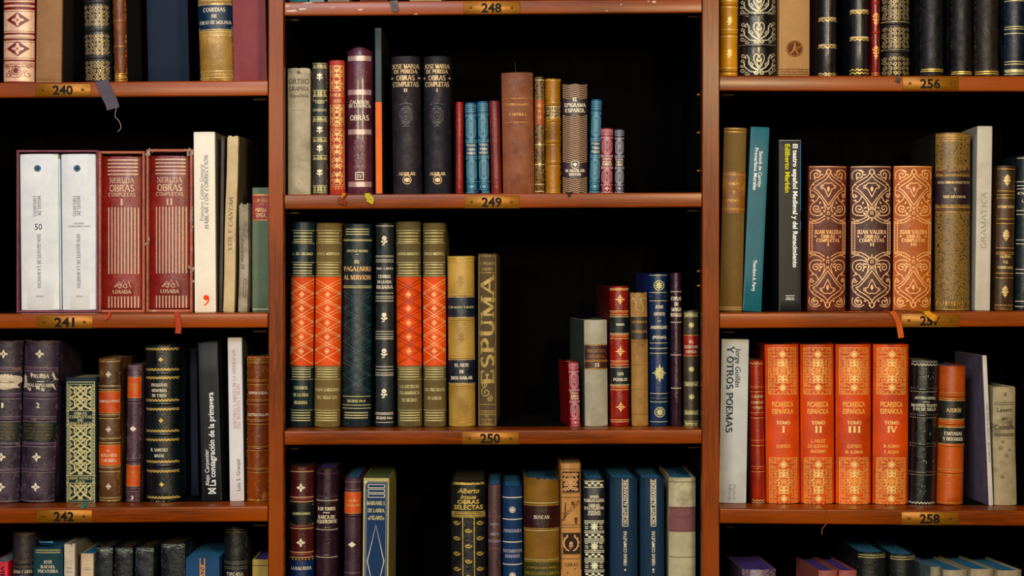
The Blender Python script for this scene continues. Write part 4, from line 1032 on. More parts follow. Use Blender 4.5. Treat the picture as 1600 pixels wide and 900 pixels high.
b.patch(165, 185, L_('#2c1408', '#1a0c05'), .9, GOLD)
for i, s in enumerate(('LAS CIEN', 'MEJORES', 'POESIAS', 'LIRICAS')): b.text(s, 168.5+i*4.6, 3.4, .8, GOLD, bold=.4)
b.end()
b = BK('249', (879, 918), None, 131, CL('#33221e', '#241612'), 'dark brown book with fine pale zigzag weave and shield-shaped title', shape='soft', bulge=.006)
ZZ = mat('gilt', '#b89a80', worn=.8, metal=.1); ZM = mat('gilt', '#7c6250', worn=.8, metal=.1)
for i in range(60):
    v = 133+i*2.85
    if 155 < v < 180 or 254 < v < 278: continue
    z = b.vz(v); q = [(-1, 0), (-.5, -4), (0, 0), (.5, -4), (1, 0)] if False else [(-.98, 1.4), (-.5, -1.4), (0, 1.4), (.5, -1.4), (.98, 1.4)]
    b.strip([(b.hw*(q[j][0]+(q[j+1][0]-q[j][0])*t/4), z+b.px*(q[j][1]+(q[j+1][1]-q[j][1])*t/4)) for j in range(4) for t in range(4)]+[(b.hw*.98, z+1.4*b.px)], 1.05, ZZ) if False else b.strip([(b.hw*(q[j][0]+(q[j+1][0]-q[j][0])*t/4), z+b.px*(q[j][1]+(q[j+1][1]-q[j][1])*t/4)) for j in range(4) for t in range(4)]+[(b.hw*.98, z+1.4*b.px)], 1.05*b.px, ZZ)
def hexa(b, v0, v1, p, m):
    n = 14; rows = [[], []]
    for i in range(n+1):
        t = -1+2*i/n; e = (1-abs(t))*p
        rows[0].append(b.P(b.hw*t, b.vz(v1+e), .0006)); rows[1].append(b.P(b.hw*t, b.vz(v0-e), .0006))
    b.cover.grid(rows, m)
HX = L_('#241320', '#180c16'); hexa(b, 157, 176, 5, HX); hexa(b, 257, 275, 5, HX)
b.cur = (b.cover, '')
for s, v, h, w in (('EL', 155.5, 5.6, .18), ('EPIGRAMA', 164, 5.8, .82), ('ESPAÑOL', 172.5, 5.8, .78), ('M.AGUILAR', 266.5, 4.6, .76), ('EDITOR', 272.5, 4, .46)): b.text(s, v, h, w, PALE, bold=.4)
b.orn('ring', 257, 12, PALE); b.cur = None
b.ribbon([(888, None, .05), (889, None, .02), (889.5, None, .001), (890, 303, -.003), (889, 307, -.004)], 10, CL('#241a1c'), wid=lambda t: .8+.4*math.sin(5*t))
cr((921, 937), (924, 941), 155, '#0c4d68', '#083a50', LB, ('Pemán', 'TRES', 'PIEZAS'), 'teal-blue pocket book leaning right, beside the zigzag brown one')
cr((939, 957.5), (939, 958.5), 200, '#7c1c24', '#5c1018', PK, ('Adolfo', 'BECQUER', 'RIMAS'), 'smallest red pocket book with whitish fluting, on shelf 249')
cr((960.5, 975.5), (960.5, 975.5), 201.5, '#2a2834', '#1c1a24', LV, ('Fereda', 'TIPOS', 'OBRA'), 'smallest dark pocket book with lilac fluting, rightmost on shelf 249')

# ================================================================== shelf 250
TEAL = L_('#0c2a32', '#081c22', rough=.42); OLV = CL('#7d6b44', '#6a5936'); ORG = L_('#cc541a', '#b84614', rough=.5, spec=.3)
RL = mat('gilt', '#e0824c', worn=.8, metal=.15); CRM = mat('gilt', '#f2c890', worn=.8, metal=.15); DRED = mat('gilt', '#8c2c10', metal=.1)
def bilbao(bot, top, vt, base, lines, label, lm, a1, a2, lattice):
    b = BK('250', bot, top, vt, base, label, shape='round', bulge=.009)
    b.block(433, 571.5, ORG); b.cur = (b.cover, ''); criss(b, 436, 569, CRM, 6, lattice); b.cur = None
    for v in (vt+12, vt+28, vt+60, vt+66): pass
    for c0 in (364, 369, 374, 377.5, 413.5, 418, 423, 427, 577, 581, 585, 589, 645, 649, 653, 657): b.line(c0, 1.6, lm, -.8, .8)
    for v in (360, 380, 410, 431, 574, 593, 641): b.line(v, .8, lm)
    b.text(a1, 396.5, 4.2, .84, lm, bold=.4)
    for s, v, w in a2: b.text(s, v, 5, w, lm, bold=.4)
    return b
bilbao((451, 487), (454, 491.5), 346, L_('#0b2229', '#071519', rough=.4, coat=.2), 0, 'dark teal book with scuffed orange-red lattice panel, leftmost on shelf 250', KN, 'L. DE ARAMO', (('CUADROS', 606, .55), ('DE LA VIDA', 617, .62), ('BILBAINA', 629, .55)), CRM)
b = ALL[-1]; rnd = random.Random(9)
for x, v, w, h in ((-.85, 546, 5, 6), (-.9, 552, 4, 5), (-.8, 500, 4, 3), (.7, 517, 3, 2), (-.7, 468, 4, 3)):
    b.cur = (b.cover, ''); b.fill(b.hw*x, b.vz(v), [(w*math.cos(t)*rnd.uniform(.6, 1), h*math.sin(t)*rnd.uniform(.6, 1)) for t in [q*.785 for q in range(8)]], PA('#c98a6c')); b.cur = None
bilbao((489, 530.5), (493, 533), 348, OLV, 0, 'olive cloth book with orange lattice panel, between two dark teal ones', KN, 'JOSE C. MONTIANO', (('BILBAO A MEDIADOS', 609, .92), ('DEL SIGLO XIX', 621, .76)), CRM)
b = BK('250', (533.5, 578.5), (535.5, 580.5), 349, L_('#0b2028', '#071418', rough=.4, coat=.15), 'wide dark teal book with blind-stamped lattice and cream title, on shelf 250', bulge=.010)
for v in (358, 362, 366, 645, 649, 653): b.line(v, 1.6, KN, -.8, .8)
b.line([374.5, 376, 447, 449.5, 619.5, 633, 638], 1.1, KN)
b.text('ADOLFO DE AGUIRRE', 392, 3.6, .72, KN, bold=.4); b.line(397.5, .8, KN, -.1, .1); b.text('DEL', 409, 5, .17, KN, bold=.4); b.text('PAGAZARRI', 420, 7, .92, CRM, bold=.3); b.text('AL NERVION', 433.5, 7, .92, CRM, bold=.3); b.text('BILBAO 1964', 626.5, 4.6, .62, KN, bold=.4)
TL = mat('leather', '#2c5458', '#1c4044'); criss(b, 455, 612, TL, 6, TL)
b = BK('250', (585.5, 614.5), (586.5, 614.5), 348, L_('#1c262a', '#12191c', rough=.45), 'charcoal slate book with cream roses, between two lattice books', bulge=.007)
for v in (353, 400, 406, 409, 458, 463, 466, 470, 518, 522, 526, 529, 573, 578, 583, 586, 645, 647, 660): b.line(v, .9, PALE)
for v in (375, 495, 551, 614): b.orn('rose', v, 16, PALE)
for v in (402, 471, 530, 587, 648): b.dots(v, .6, 2.4, PALE)
b.text('GOMEZ - A. MUGICA', 419.5, 3.2, .9, PALE, bold=.3); b.text('CUADROS', 432, 5, .66, PALE, bold=.4); b.text('DE LA VIDA', 440.5, 4.6, .74, PALE, bold=.4); b.text('BILBAINA', 448.5, 5.2, .86, PALE, bold=.4); b.text('BILBAO 1966', 653, 4.4, .86, PALE, bold=.3)
bilbao((621, 659), (617, 657), 346, CL('#6c6040', '#5a5034'), 0, 'green-olive book with orange panel and dark crossed lines, right of the slate one', KN, 'MANUEL BASALDUA', (('LA SOCIEDAD', 604, .76), ('FILARMÓNICA', 614, .78), ('DE BILBAO', 625, .6)), DRED)
bilbao((661.5, 696.5), (659.5, 696), 348, CL('#70613c', '#5e5030'), 0, 'olive book with orange lattice panel, left of the tan and navy one', KN, 'DIEGO MENDEZ', (('LOS TRES SIGLOS', 609, .86), ('DE LAISAR', 622, .6)), CRM)
b = BK('250', (702, 742), (697, 742), 400, L_('#a3874a', '#866c38', rough=.4, sc=25), 'tan ribbed book with two navy title panels, on shelf 250', bulge=.009)
b.bands([461, 499, 559, 602], 4, rise=.001); b.line([404, 409, 457, 503, 556, 606, 655, 660], .9, mat('gilt', '#c8a458'))
b.patch(463, 497, L_('#0e1a2c', '#0a1220'), .99, GOLD); b.text('F. DE SUSAETA - R. BLASCO', 480, 3, .9, KN, bold=.4); b.end()
b.patch(561, 600, L_('#0e1a2c', '#0a1220'), .99, GOLD)
for s, v, w in (('EL ARTE', 570.5, .5), ('DE', 580.5, .16), ('BIEN HABLAR', 590.5, .76)): b.text(s, v, 5, w, PALE, bold=.5)
b.end()
for v in (438, 527, 630): b.orn('rose', v, 18, mat('leather', '#8c6c2c', '#7a5c24'))
b = BK('250', (747.5, 775), (745.5, 777), 396, CL('#5e4e36', '#46392a'), 'brown cloth book with large art-nouveau title running up the spine', shape='soft', bulge=.005, yaw=-1.5, rag=.0012)
ES = mat('gilt', '#b09a60', worn=.7, metal=.2)
b.rect(400, 664, .88, .8, ES); b.text('A. PALACIO', 411.5, 4.2, .8, ES); b.text('VALDES', 420.5, 4.2, .6, ES); b.line([426, 632, 642, 648], .9, ES, -.85, .85)
b.vtext('ESPUMA', 433, 600, 20, up=True, m=ES, f='serif', bold=.8)
for (x, y_, r, d) in ((-2, 0, 8, 1), (4, -10, 5, -1), (-5, 12, 5, -1)): b.spiral(0, b.vz(613), x, y_, r, 1.5, 90, d, 1.5, ES)
for (v, e) in ((470, 1), (520, -1), (560, 1)): b.spiral(0, b.vz(v), e*9, 0, 4, 1.5, 0, e, 1.2, ES)
b.text('ILUSTRACION', 645, 3, .8, ES); b.text('DE', 650.5, 3, .2, ES); b.text('CUCHY', 656, 4, .6, ES); b.text('TORRES', 661.5, 3.4, .6, ES)
b = BK('250', (891.5, 907.5), (888, 904.5), 566, L_('#8e1c2c', '#68121e', rough=.4), 'smallest red pocket book angled at the left end of the right-hand group, shelf 250', shape='soft', bulge=.003, yaw=7.5, depth=.085, side_m=L_('#7a1018', '#5c0c12'))
crisol(b, 566, 566, PK, ('Bécquer', 'RIMAS', 'PROSAS'))
b = BK('250', (915, 951), (913, 950), 500, PA('#a9a595', '#8f8b7c', stain='#6c695c'), 'grey vellum book with maroon label numbered 33 and grey-green boards', shape='soft', bulge=.006, yaw=7, side_m=CL('#3c4a42', '#2c3832'), depth=.13)
b.patch(538, 577, L_('#3c1414', '#2a0c0c'), .97, GOLD2); b.text('BIBLIOTECA', 548, 4.6, .76, mat('gilt', '#b08068')); b.text('UNIVERSAL', 557, 4.6, .74, mat('gilt', '#b08068')); b.line([563, 564.8], .8, GOLD2); b.text('33', 570, 6, .2, PALE, bold=.4); b.end()
b = BK('250', (955, 985), (953.5, 984), 447, L_('#80201a', '#54100c', coat=.35, rough=.3, sc=22), 'glossy red leather book with two dark title panels and gilt knots, on shelf 250', bulge=.007, yaw=4.5, side_m=L_('#4a0e0a', '#36100c'), depth=.15)
b.bands([489, 526, 567, 606], 4, L_('#b05c3c', '#8c3c24')); b.line([451, 453, 486, 492, 523, 529, 564, 570, 603, 609, 656, 659], .9, CRM)
for v in (468, 549, 636): b.orn('diamond', v, 15, CRM)
b.patch(494, 522, L_('#0e1e24', '#081216'), .98, KN); b.text('BAROJA', 507, 3.4, .4, PALE, bold=.4); b.end()
b.patch(573, 602, L_('#0e1e24', '#081216'), .98, KN); b.text('LOS', 584, 4.6, .3, PALE, bold=.4); b.text('PUEBLOS', 593, 4.6, .7, PALE, bold=.4); b.end()
b = BK('250', (987.5, 1015), (986, 1011.5), 457, mat('paper', '#a07c4e', '#86643a', stain='#6b4a28', rough=.5), 'light brown worn book with black title panel and peeling head', shape='soft', rag=.002, bulge=.005, yaw=4, side_m=PA('#3c3020'), warp=.0003)
b.patch(495, 530, L_('#2a2018', '#1a130e'), .97); b.text('ORTOGRAFIA', 503, 3.8, .86, GOLD2); b.text('CASTELLANA', 518, 3.8, .86, GOLD2); b.end(); b.line([570, 608, 647], .7, mat('ink', '#80602f'))
for p in ([(-10, 8), (-4, -2), (-6, -10), (0, -14)], [(4, 8), (2, 0), (6, -6), (5, -16)], [(-12, 2), (-8, 6), (2, 4), (10, 7)]): b.rib(0, b.vz(472), p, 1, mat('ink', '#b8a888'))
b = BK('250', (1017, 1045.5), (1015.5, 1044), 427, L_('#0d2c50', '#081c36', coat=.3, rough=.32), 'navy blue leather book with gold rosettes and starburst, on shelf 250', bulge=.007, yaw=4, side_m=CL('#0c2a6a', '#0a2258'), depth=.14)
b.bands([462, 466, 541, 548, 620, 624], 3); b.line([430, 457, 470, 536, 544, 552, 615, 628, 659], 1, KN)
for v in (463, 545, 622): b.dots(v, .6, 2, KN)
b.orn('rosette', 446, 15, KN); b.orn('rosette', 644, 15, KN); b.orn('sun', 583, 28, KN)
for s, v, w in (('JOSE', 479.5, .44), ('ANTICH', 490.5, .6), ('ANDROGINO', 511.5, .9), ('(POEMA)', 527, .74)): b.text(s, v, 4.8, w, PALE, bold=.4)
b.line(501.5, .9, PALE, -.18, .18)
b = BK('250', (1049, 1065.5), (1048, 1065.5), 426, L_('#2c1628', '#1a0c18', coat=.4, rough=.28), 'slim dark purple glossy book with white capitals near its top', bulge=.006, depth=.16)
b.bands([453, 501, 552, 604], 3.5); 
for v in (455.5, 503.5, 554.5, 606.5): b.wave(v, .8, 3, 1, PALE, True)
for s, v, w in (('COPLAS', 466.5, .9), ('DE', 475, .35), ('MINGO', 483.5, .84), ('REVULGO', 492, .96)): b.text(s, v, 5.6, w, PALE, bold=.5)
b = BK('250', (1069.5, 1092), (1068.5, 1092), 485, L_('#3a3224', '#262016', rough=.42), 'dark olive-brown book with star ornaments and red label, rightmost on shelf 250', shape='soft', bulge=.005, rag=.0008)
for a, c in ((490, 494), (598, 602), (643, 646.5), (659, 664)): b.filigree(a, c, .9, KN, 4, 1.1); b.line([a-1, c+1], .8, KN)
b.patch(523, 557, L_('#8c2414', '#6c180c'), .98, GOLD2); b.text('EL', 534, 4.4, .3, PALE); b.text('SECRETARIO', 542, 4.2, .88, PALE); b.text('ESPAÑOL', 549.5, 4.2, .7, PALE); b.end()
for v in (508, 577, 620): b.orn('asterisk', v, 10, KN)

# ================================================================== bottom row, middle bay
b = BK('low_c', (451, 488), (450.5, 490), 729, L_('#451a1c', '#2a0e10', coat=.4, rough=.28), 'glossy oxblood book with ribbed spine, leftmost in the bottom row of the middle bay', bulge=.009, pages=PDARK)
b.bands([780.5, 822.5, 867], 5, L_('#5e2a2a', '#3c1616')); b.line([737, 777, 784, 819, 826, 863, 871], 1, CRM)
for v in (762, 848): b.orn('cross', v, 14, PALE)
for v in (789, 819.5, 874): b.dots(v, 1.2, 5, KN)
b.patch(786, 821, L_('#0e1416', '#080b0c'), .99); b.text('ALONSO BARRA', 802.5, 3.8, .7, KN, bold=.5); b.end()
b.patch(876, 912, L_('#0c2450', '#081838'), .99); b.text('LA RAIZ ROTA', 888, 5, .8, PALE, bold=.3); b.end()
b = BK('low_c', (490.5, 526), (493, 527.5), 731, L_('#2e1a26', '#1c0e18', coat=.45, rough=.25), 'glossy dark plum book with ribbed spine and white title, bottom row', bulge=.009, pages=PPURPLIT)
b.bands([779, 825, 868], 4.5)
for v in (782, 827.5, 870.5): b.wave(v, 1, 3, 1.1, PALE, True); 
b.line([740, 776], .8, mat('gilt', '#84607c'))
for s, v, h, w in (('R.DE TORRES', 795, 5, .76), ('BARCA DE', 808, 5.4, .74), ('AQUERONTE', 815, 5.4, .88)): b.text(s, v, h, w, PALE, bold=.4)
b.line(801, 1.2, PALE, -.3, .3)
b = BK('low_c', (536, 561), (537.5, 564), 746, L_('#402838', '#241420', sc=30, coat=.2), 'slim mauve-brown leather book with orange label, left of the cream-edged blue one', bulge=.006, pages=PBLUE)
b.patch(769, 803, L_('#b4501a', '#963c10'), .99, GOLD2); b.text('J. GUARIZ', 782, 3.8, .76, GOLD); b.text('CASTELLANOS', 789.5, 3.8, .84, GOLD); b.end(); b.line([753, 765, 895], .9, mat('gilt', '#a890a0')); b.orn('solidlozenge', 851, 12, PALE); b.bands([806, 897], 4)
b = BK('low_c', (565, 606), (568, 608), 747, PA('#b8b07c', '#a39b6a'), 'blue and cream book with pointed lozenge and stacked gilt bars, bottom row', shape='flat', pages=mat('pages', '#6c7c54'), side_m=PA('#a8a070'))
b.block(752.5, 1000, CL('#0e3c68', '#0a2c50'), -.86, .88); b.cur = (b.cover, '')
b.vline(-.76, 754, 990, .7, LV); b.vline(.78, 754, 990, .7, LV); b.line(754, .7, LV, -.76, .78)
for v in (757, 764.5, 772): b.rect(v, v+5, .66, 1, PALE, u0=-.62)
for s, v, h, w in (('MARIANO J.', 786, 6.4, .72), ('DE LARRA', 797.5, 6, .64), ('«FÍGARO»', 809, 6.4, .64)): b.text(s, v, h, w, KN, bold=.5)
b.rib(0, b.vz(877), [(-13, 0), (0, 57), (13, 0), (0, -57), (-13, 0)], 1.3, PALE); b.cur = None
b.fill(-b.hw*.84, b.vz(753.5), [(-2, 1), (2, 2), (3, 0), (0, -3)], PA('#e0dcc0'))
b = BK('low_c', (706, 760.5), (704, 759), 752, WL('#15171a', '#0b0c0e', wear='#1e2226', grain=500, rough=.35), 'wide black grained book with bright gold script and crescent emblems, bottom row', bulge=.010, pages=PDARK)
b.block(753.5, 757.5, BRIGHT, -.9, .9); b.rect(800, 808, .93, 1, BRIGHT); b.line([802.5, 805.5], 1.4, BRIGHT, -.9, .9)
b.text('Alberto', 766.5, 8, .6, BRIGHT, 'sans', slant=.3, bold=.4); b.text('Insua', 776, 7, .44, BRIGHT, 'sans', slant=.3, bold=.4); b.text('OBRAS', 784, 6.6, .62, BRIGHT, 'sans', bold=.7); b.text('SELECTAS', 792.5, 7, .82, BRIGHT, 'sans', bold=.7)
for u in (-.33, .33): b.vline(u, 808, 900, 1.1, BRIGHT)
for c in range(3):
    for r in range(5):
        v = 817+r*24+(12 if c == 1 else 0); u = (c-1)*.66; z = b.vz(v)
        b.rib(b.hw*u, z, arc(0, 1.5, 5, 4.5, 190, 350, 8), 1.4, BRIGHT); b.rib(b.hw*u, z, [(-5, 0), (-2, 2), (1, .5)], 1, BRIGHT); b.text('AI', v-1, 4.2, .08, BRIGHT, 'sans', u=u)
b = BK('low_c', (763, 783.5), (762, 783), 757.5, L_('#513a3c', '#34242a', sc=30), 'narrow dusty mauve book between the gold-script one and a blue one', bulge=.006, pages=PBLUE)
b.line([760, 806, 808.5, 856, 858.5], .9, mat('gilt', '#8c7474')); b.text('RIBERA', 819, 2.8, .6, LV); b.line(824, .7, LV, -.15, .15); b.text('OBRAS', 834.5, 4, .64, LV); b.text('ESCOGIDAS', 845.5, 4, .9, LV)
b = BK('low_c', (785.5, 817), (785, 816), 760, CL('#0c3a66', '#092b50'), 'plain blue book with cream rules and white rosette, bottom row', shape='round', bulge=.008, pages=PBLUE)
b.line([777.5, 811.5, 847, 882], 1.5, PALE); b.orn('rosette', 796.5, 9, PALE); b.orn('asterisk', 796.5, 8, PALE); b.orn('rosette', 899, 9, PALE)
b.text('FRONTAURA', 829.5, 5, .86, LV, bold=.4); b.text('DOCUMENTOS', 861, 5, .94, LV, bold=.4); b.text('HUMANOS', 869, 5, .72, LV, bold=.4)
b = BK('low_c', (819, 875.5), (818, 875), 746, mat('paper', '#836032', '#6b4d26', rough=.38), 'broad brown book with dark title panel and green one below, head torn', bulge=.012, rag=.006, pages=PBLUE, warp=.0002)
b.patch(789, 827, L_('#2c1014', '#1a080c', coat=.3, rough=.3), .995, GOLD2); b.text('BOSCAN', 808, 5.2, .42, PALE); b.end()
b.patch(877, 940, L_('#44421c', '#33320f'), .995, GOLD2); b.text('COPULA DALADOS', 887, 3, .8, GOLD2); b.text('MUSCLATA-LIBROS', 896, 4.6, .92, mat('gilt', '#b8a860')); b.end(); b.line([786, 829], 1.2, KN); b.wave(875, .8, 3, 1, KN, True)
b = BK('low_c', (877.5, 910), (875, 907.5), 723.5, PA('#b98a62', '#a3754e', rough=.45), 'tan pictorial book with black ornament panels and sloping lettering, tallest in the bottom row', shape='soft', bulge=.003, rag=.0006)
TI = mat('ink', '#2e2018'); TN = mat('ink', '#c49a74')
b.line([733, 770, 777, 820, 824, 833, 866, 873], .8, TI, -.9, .9); b.vline(-.93, 726, 890, .9, TI); b.vline(.93, 726, 890, .9, TI)
for a, c in ((737, 769), (833, 865)): 
    b.block(a, c, TI, -.78, .88)
    b.cur = (b.cover, '')
b.filigree(739, 767, .66, TN, 6.5, 1.8, seed=5); b.orn('rosette', 753, 13, TN)
for e in (-1, 1): b.rib(0, b.vz(849), arc(e*2, 0, 10, 12, 90-90*e+60, 90-90*e-60+0, 8) if False else [(e*(11*math.cos(t)), 12*math.sin(t)) for t in [(-1.3+q*.4) for q in range(7)]], 2, TN)
for e in (-1, 1):
    for q in range(5): b.petal(0, b.vz(849), e*11*math.cos(-1.1+q*.5), 12*math.sin(-1.1+q*.5), 90-60*e+20*q*e, 5, 2.6, TN)
b.orn('rose', 851, 12, TN); b.cur = None
for i, ch in enumerate('JOVELLANOS'):
    V, F, wd = sans(ch); a_ = math.radians(42); cx, cz = (-11+i*2.6)*b.px, b.vz(811-i*2.6); h = (11 if i == 0 else 6.5)*b.px
    b.letmb().raw([b.P(cx+(x*math.cos(a_)*.6-y_*.25)*h, cz+(x*math.sin(a_)*.5+y_)*h, b.off()) for x, y_ in V], F, TI)
b.rib(-b.hw*.5, b.vz(800), [(0, 14), (-1, -8), (-6, -14)], 1.6, TI); b.orn('fir', 814, 12, TI, u=.5); b.orn('sprig', 787, 8, TI, u=.2)
b.text('OBRAS', 882, 6, .66, TI, 'sans'); b.rib(0, b.vz(893), [(-8, -3), (8, 5)], 1, TI)
b = BK('low_c', (912.5, 947), (911.5, 945), 748, L_('#10141c', '#0b0e14', rough=.45), 'black book with white folk-pattern stars and checks, bottom row', shape='soft', bulge=.005, pages=PBLUE)
WH = mat('ink', '#d8d8bc')
def checks(v, n=6, h=3):
    for i in range(n):
        for r in range(2):
            if (i+r) % 2 == 0: u0 = -.82+i*1.64/n; b.block(v+r*h, v+(r+1)*h, WH, u0, u0+1.64/n*.92, off=.0005)
b.line([752, 761.5], 1.2, WH, -.88, .88); checks(753.5)
for s, v, h, w in (('MARIO', 776, 4.4, .4), ('VARGAS LLOSA', 782, 5, .9), ('OBRAS', 789.5, 4.2, .5), ('ESCOGIDAS', 794, 4.4, .88), ('NOVELAS', 799.5, 3.6, .56), ('CUENTOS', 803.5, 3.6, .58)): b.text(s, v, h, w, PALE, bold=.4)
for v0 in (814, 844.5, 875): 
    b.line([v0, v0+2.6, v0+16, v0+18.6], 1.1, WH, -.9, .9); b.orn('asterisk', v0+9, 14, WH); checks(v0+20.5)
    for u in (-.72, .62):
        for dv in (5, 9, 12): b.line(v0+dv, 1.2, WH, u-.14, u+.16)
    b.line(v0+28, 1.1, WH, -.9, .9)
for (x0, x1, t0, t1, st, lb) in ((955, 997, 953, 997, '.', 'blue cloth book with boxed white name and one dot, bottom row'), (1002, 1038.5, 1000, 1038.5, '..', 'blue cloth book with boxed white name and two dots, bottom row')):
    b = BK('low_c', (x0, x1), (t0, t1), 747, CL('#0a3450', '#082840'), lb, shape='soft', bulge=.006, pages=PBLUE, yaw=1.2)
    b.vline(-.12, 748, 822, 1.1, PALE); b.vline(.28, 748, 822, 1.1, PALE); b.line(822, 1, PALE, -.12, .28)
    b.vtext('VICENTE ALEIXANDRE', 750, 820, 5.4, up=True, m=PALE, u=.08, bold=.7); b.vtext('OBRAS COMPLETAS', 830, 884, 5, up=True, m=PALE, u=.06, bold=.7)
    b.orn('disc', 890.5, 3, PALE, u=.06)
    if st == '..': b.orn('disc', 894, 2.4, PALE, u=.06); b.orn('disc', 889, 2.4, PALE, u=.06)
b = BK('low_c', (1046, 1086), (1044, 1089), 746.5, PA('#b3ad94', '#999379', stain='#7c765f'), 'cream vellum book with faded rose label, rightmost in the bottom row of the middle bay', shape='soft', bulge=.006, pages=PBLUE)
b.line([753, 870.5], 1, mat('ink', '#5c5848')); b.patch(792, 831, PA('#7c5456', '#6b4648'), .97); b.line([794, 829], .8, mat('ink', '#5a3838')); b.text('GALLEGO', 807, 4, .6, mat('ink', '#644446')); b.end()

# ================================================================== shelf 256
AMB = L_('#b9822c', '#8f5f1c', rough=.35, sc=30)
b = BK('256', (1125.5, 1154), (1127, 1156), -120, AMB, 'amber leather book with ribbed spine, leftmost on shelf 256', bulge=.008)
b.bands([6, 51, 110], 5.5, rise=.0018); AG = mat('gilt', '#f2d490', metal=.2, worn=.8)
for v in (1, 11, 46, 57, 106, 115): b.line(v, 1, AG)
for v in (32, 83): b.orn('rose', v, 14, AG)
b = BK('256', (1156, 1216), (1156, 1216), -120, L_('#0e0f12', '#07080a', coat=.3, rough=.3), 'wide black leather book with silvery heart and scroll panels', bulge=.014)
SH = mat('gilt', '#cfcab2', worn=.75, metal=.25)
for c in (5, 48, 97):
    z = b.vz(c); 
    for e in (-1, 1):
        b.rib(0, z, [(0, -11), (e*4, -5), (e*8, 3), (e*8, 9), (e*5, 13), (e*2, 12), (0, 8)], 1.5, SH)
        b.rib(0, z, [(0, -8), (e*2.5, -3), (e*4, 4), (e*2, 8), (0, 6)], 1.1, SH)
        b.petal(0, z, 0, 0, 90+30*e, 6, 2, SH)
        b.rib(0, z, [(e*1, -13), (e*10, -8), (e*15, -2), (e*15, 6), (e*18, 12), (e*21, 9), (e*19, 6)], 2.4, SH)
        b.rib(0, z, [(e*4, -16), (e*14, -14), (e*21, -7), (e*22, 0)], 2.0, SH)
        b.spiral(0, z, e*5, -16, 4.4, 1.3, 90, e, 1.6, SH); b.spiral(0, z, e*11, -3, 3.4, 1.3, 90, -e, 1.3, SH)
        for (x, y_, r) in ((23, 11, 3.6), (24, 3, 3.2), (24, -12, 3.8), (18, -17, 3.4), (25, -5, 2.6)): b.spiral(0, z, e*x, y_, r, 1.2, 0, e, 1.1, SH)
b.line([20.5, 69.5, -26], 1.4, mat('gilt', '#8a867a')); b.bands([23, 72], 3, rise=.001)
b = BK('256', (1218, 1265), (1218, 1267), -130, CL('#b99468', '#a48052'), 'beige cloth book with round brown figure medallion near its foot', shape='soft', bulge=.004)
BR = mat('ink', '#5a3018'); b.orn('disc', 76, 26, BR); LT = mat('ink', '#a8794c'); b.cur = (b.cover, '')
b.rib(0, b.vz(76), arc(0, 0, 11.4, 11.4, 0, 360, 24), .7, LT)
b.rib(0, b.vz(76), [(0, 9), (0, 5)], 2.4, LT); b.rib(0, b.vz(76), [(0, 6), (-1, 0), (-3, -4), (-7, -8)], 2.2, LT); b.rib(0, b.vz(76), [(-1, 0), (3, -4), (5, -8)], 2, LT); b.rib(0, b.vz(76), [(0, 4), (4, 0), (9, 4)], 1.4, LT); b.cur = None
b.line([108, 116], 1, BR); b.filigree(109.5, 114.5, .95, BR, 4.5, .7, seed=7)
for (x0, x1, t0, t1, vs2, vbt, lb) in ((1279, 1310, 1281, 1310, (32, 74), (115, 118.5), 'black leather book with wavy gilt lines, beside the beige cloth one'), (1329, 1360.5, 1329, 1361, (20, 62), (109, 114), 'black leather book with wavy gilt lines, beside the thin red one')):
    b = BK('256', (x0, x1), (t0, t1), -100, L_('#141318', '#0a090c', coat=.25, rough=.35), lb, bulge=.010)
    b.bands([v-3.5 for v in vs2]+[v-47 for v in vs2[:1]], 4, L_('#c9b48c', '#9c865c'), rise=.0012)
    for v in vs2+vbt: b.wave(v, 1.1, 6.5, 1.6, BRIGHT if x0 > 1300 else GOLD)
b = BK('256', (1362.5, 1376), (1361.5, 1376), -60, L_('#6e160c', '#4c0e08', coat=.3, rough=.3), 'narrow dark red book with gold fir-like sprigs, on shelf 256', bulge=.005)
b.bands([4.5, 51], 3.5, L_('#8c2c14', '#6c1c0c')); 
for v in (30, 82): b.orn('fir', v, 20, COPPER)
b.line([114, 117], .9, COPPER)
b = BK('256', (1380, 1424), (1378, 1426), -110, L_('#17130f', '#0c0a08', rough=.4), 'dark book covered in dense golden filigree scrolls, on shelf 256', bulge=.012)
FG = mat('gilt', '#d0ba88', worn=.6, metal=.3)
for a, c in ((-50, -14), (-6, 31), (43, 75), (88, 117)): b.filigree(a, c, .93, FG, 6.6, .85, seed=11)
b.bands([36.5, 80], 5, rise=.0016); b.line([34, 78], 1.6, FG)
b.ribbon([(1402, None, .05), (1404, None, .02), (1405, None, .001), (1404, 122, -.003), (1402, 128, -.004)], 9, L_('#24150e', '#160c08'), wid=lambda t: .8+.3*math.cos(5*t))
for (x0, x1, vl, lb) in ((1440, 1477.5, (108, 111), 'plain black leather book right of the golden filigree one'), (1488, 1522, (112, 115), 'plain black leather book, middle of three dark plain ones on shelf 256'), (1526, 1565, (111.5, 115), 'plain brown-black leather book left of the dark blue one')):
    b = BK('256', (x0, x1), (x0+1, x1+1), -110, WL('#101114' if x0 < 1520 else '#201812', '#08090a' if x0 < 1520 else '#15100c', wear='#33343a' if x0 < 1520 else '#5a4630', rough=.48, spec=.4), lb, bulge=.012, warp=.0003)
    b.line(list(vl), 1.5, BRIGHT, -.95, .95)
b = BK('256', (1572, 1606), None, -110, WL('#101c2c', '#0a1220', wear='#2c3c50', rough=.42), 'dark navy book with gold double rules at the right edge of shelf 256', bulge=.009)
b.line([1, 41.5, 45, 52, 96, 100, 109, 115.5], 1.4, KN); b.block(108, 113, KN, -.95, .95)

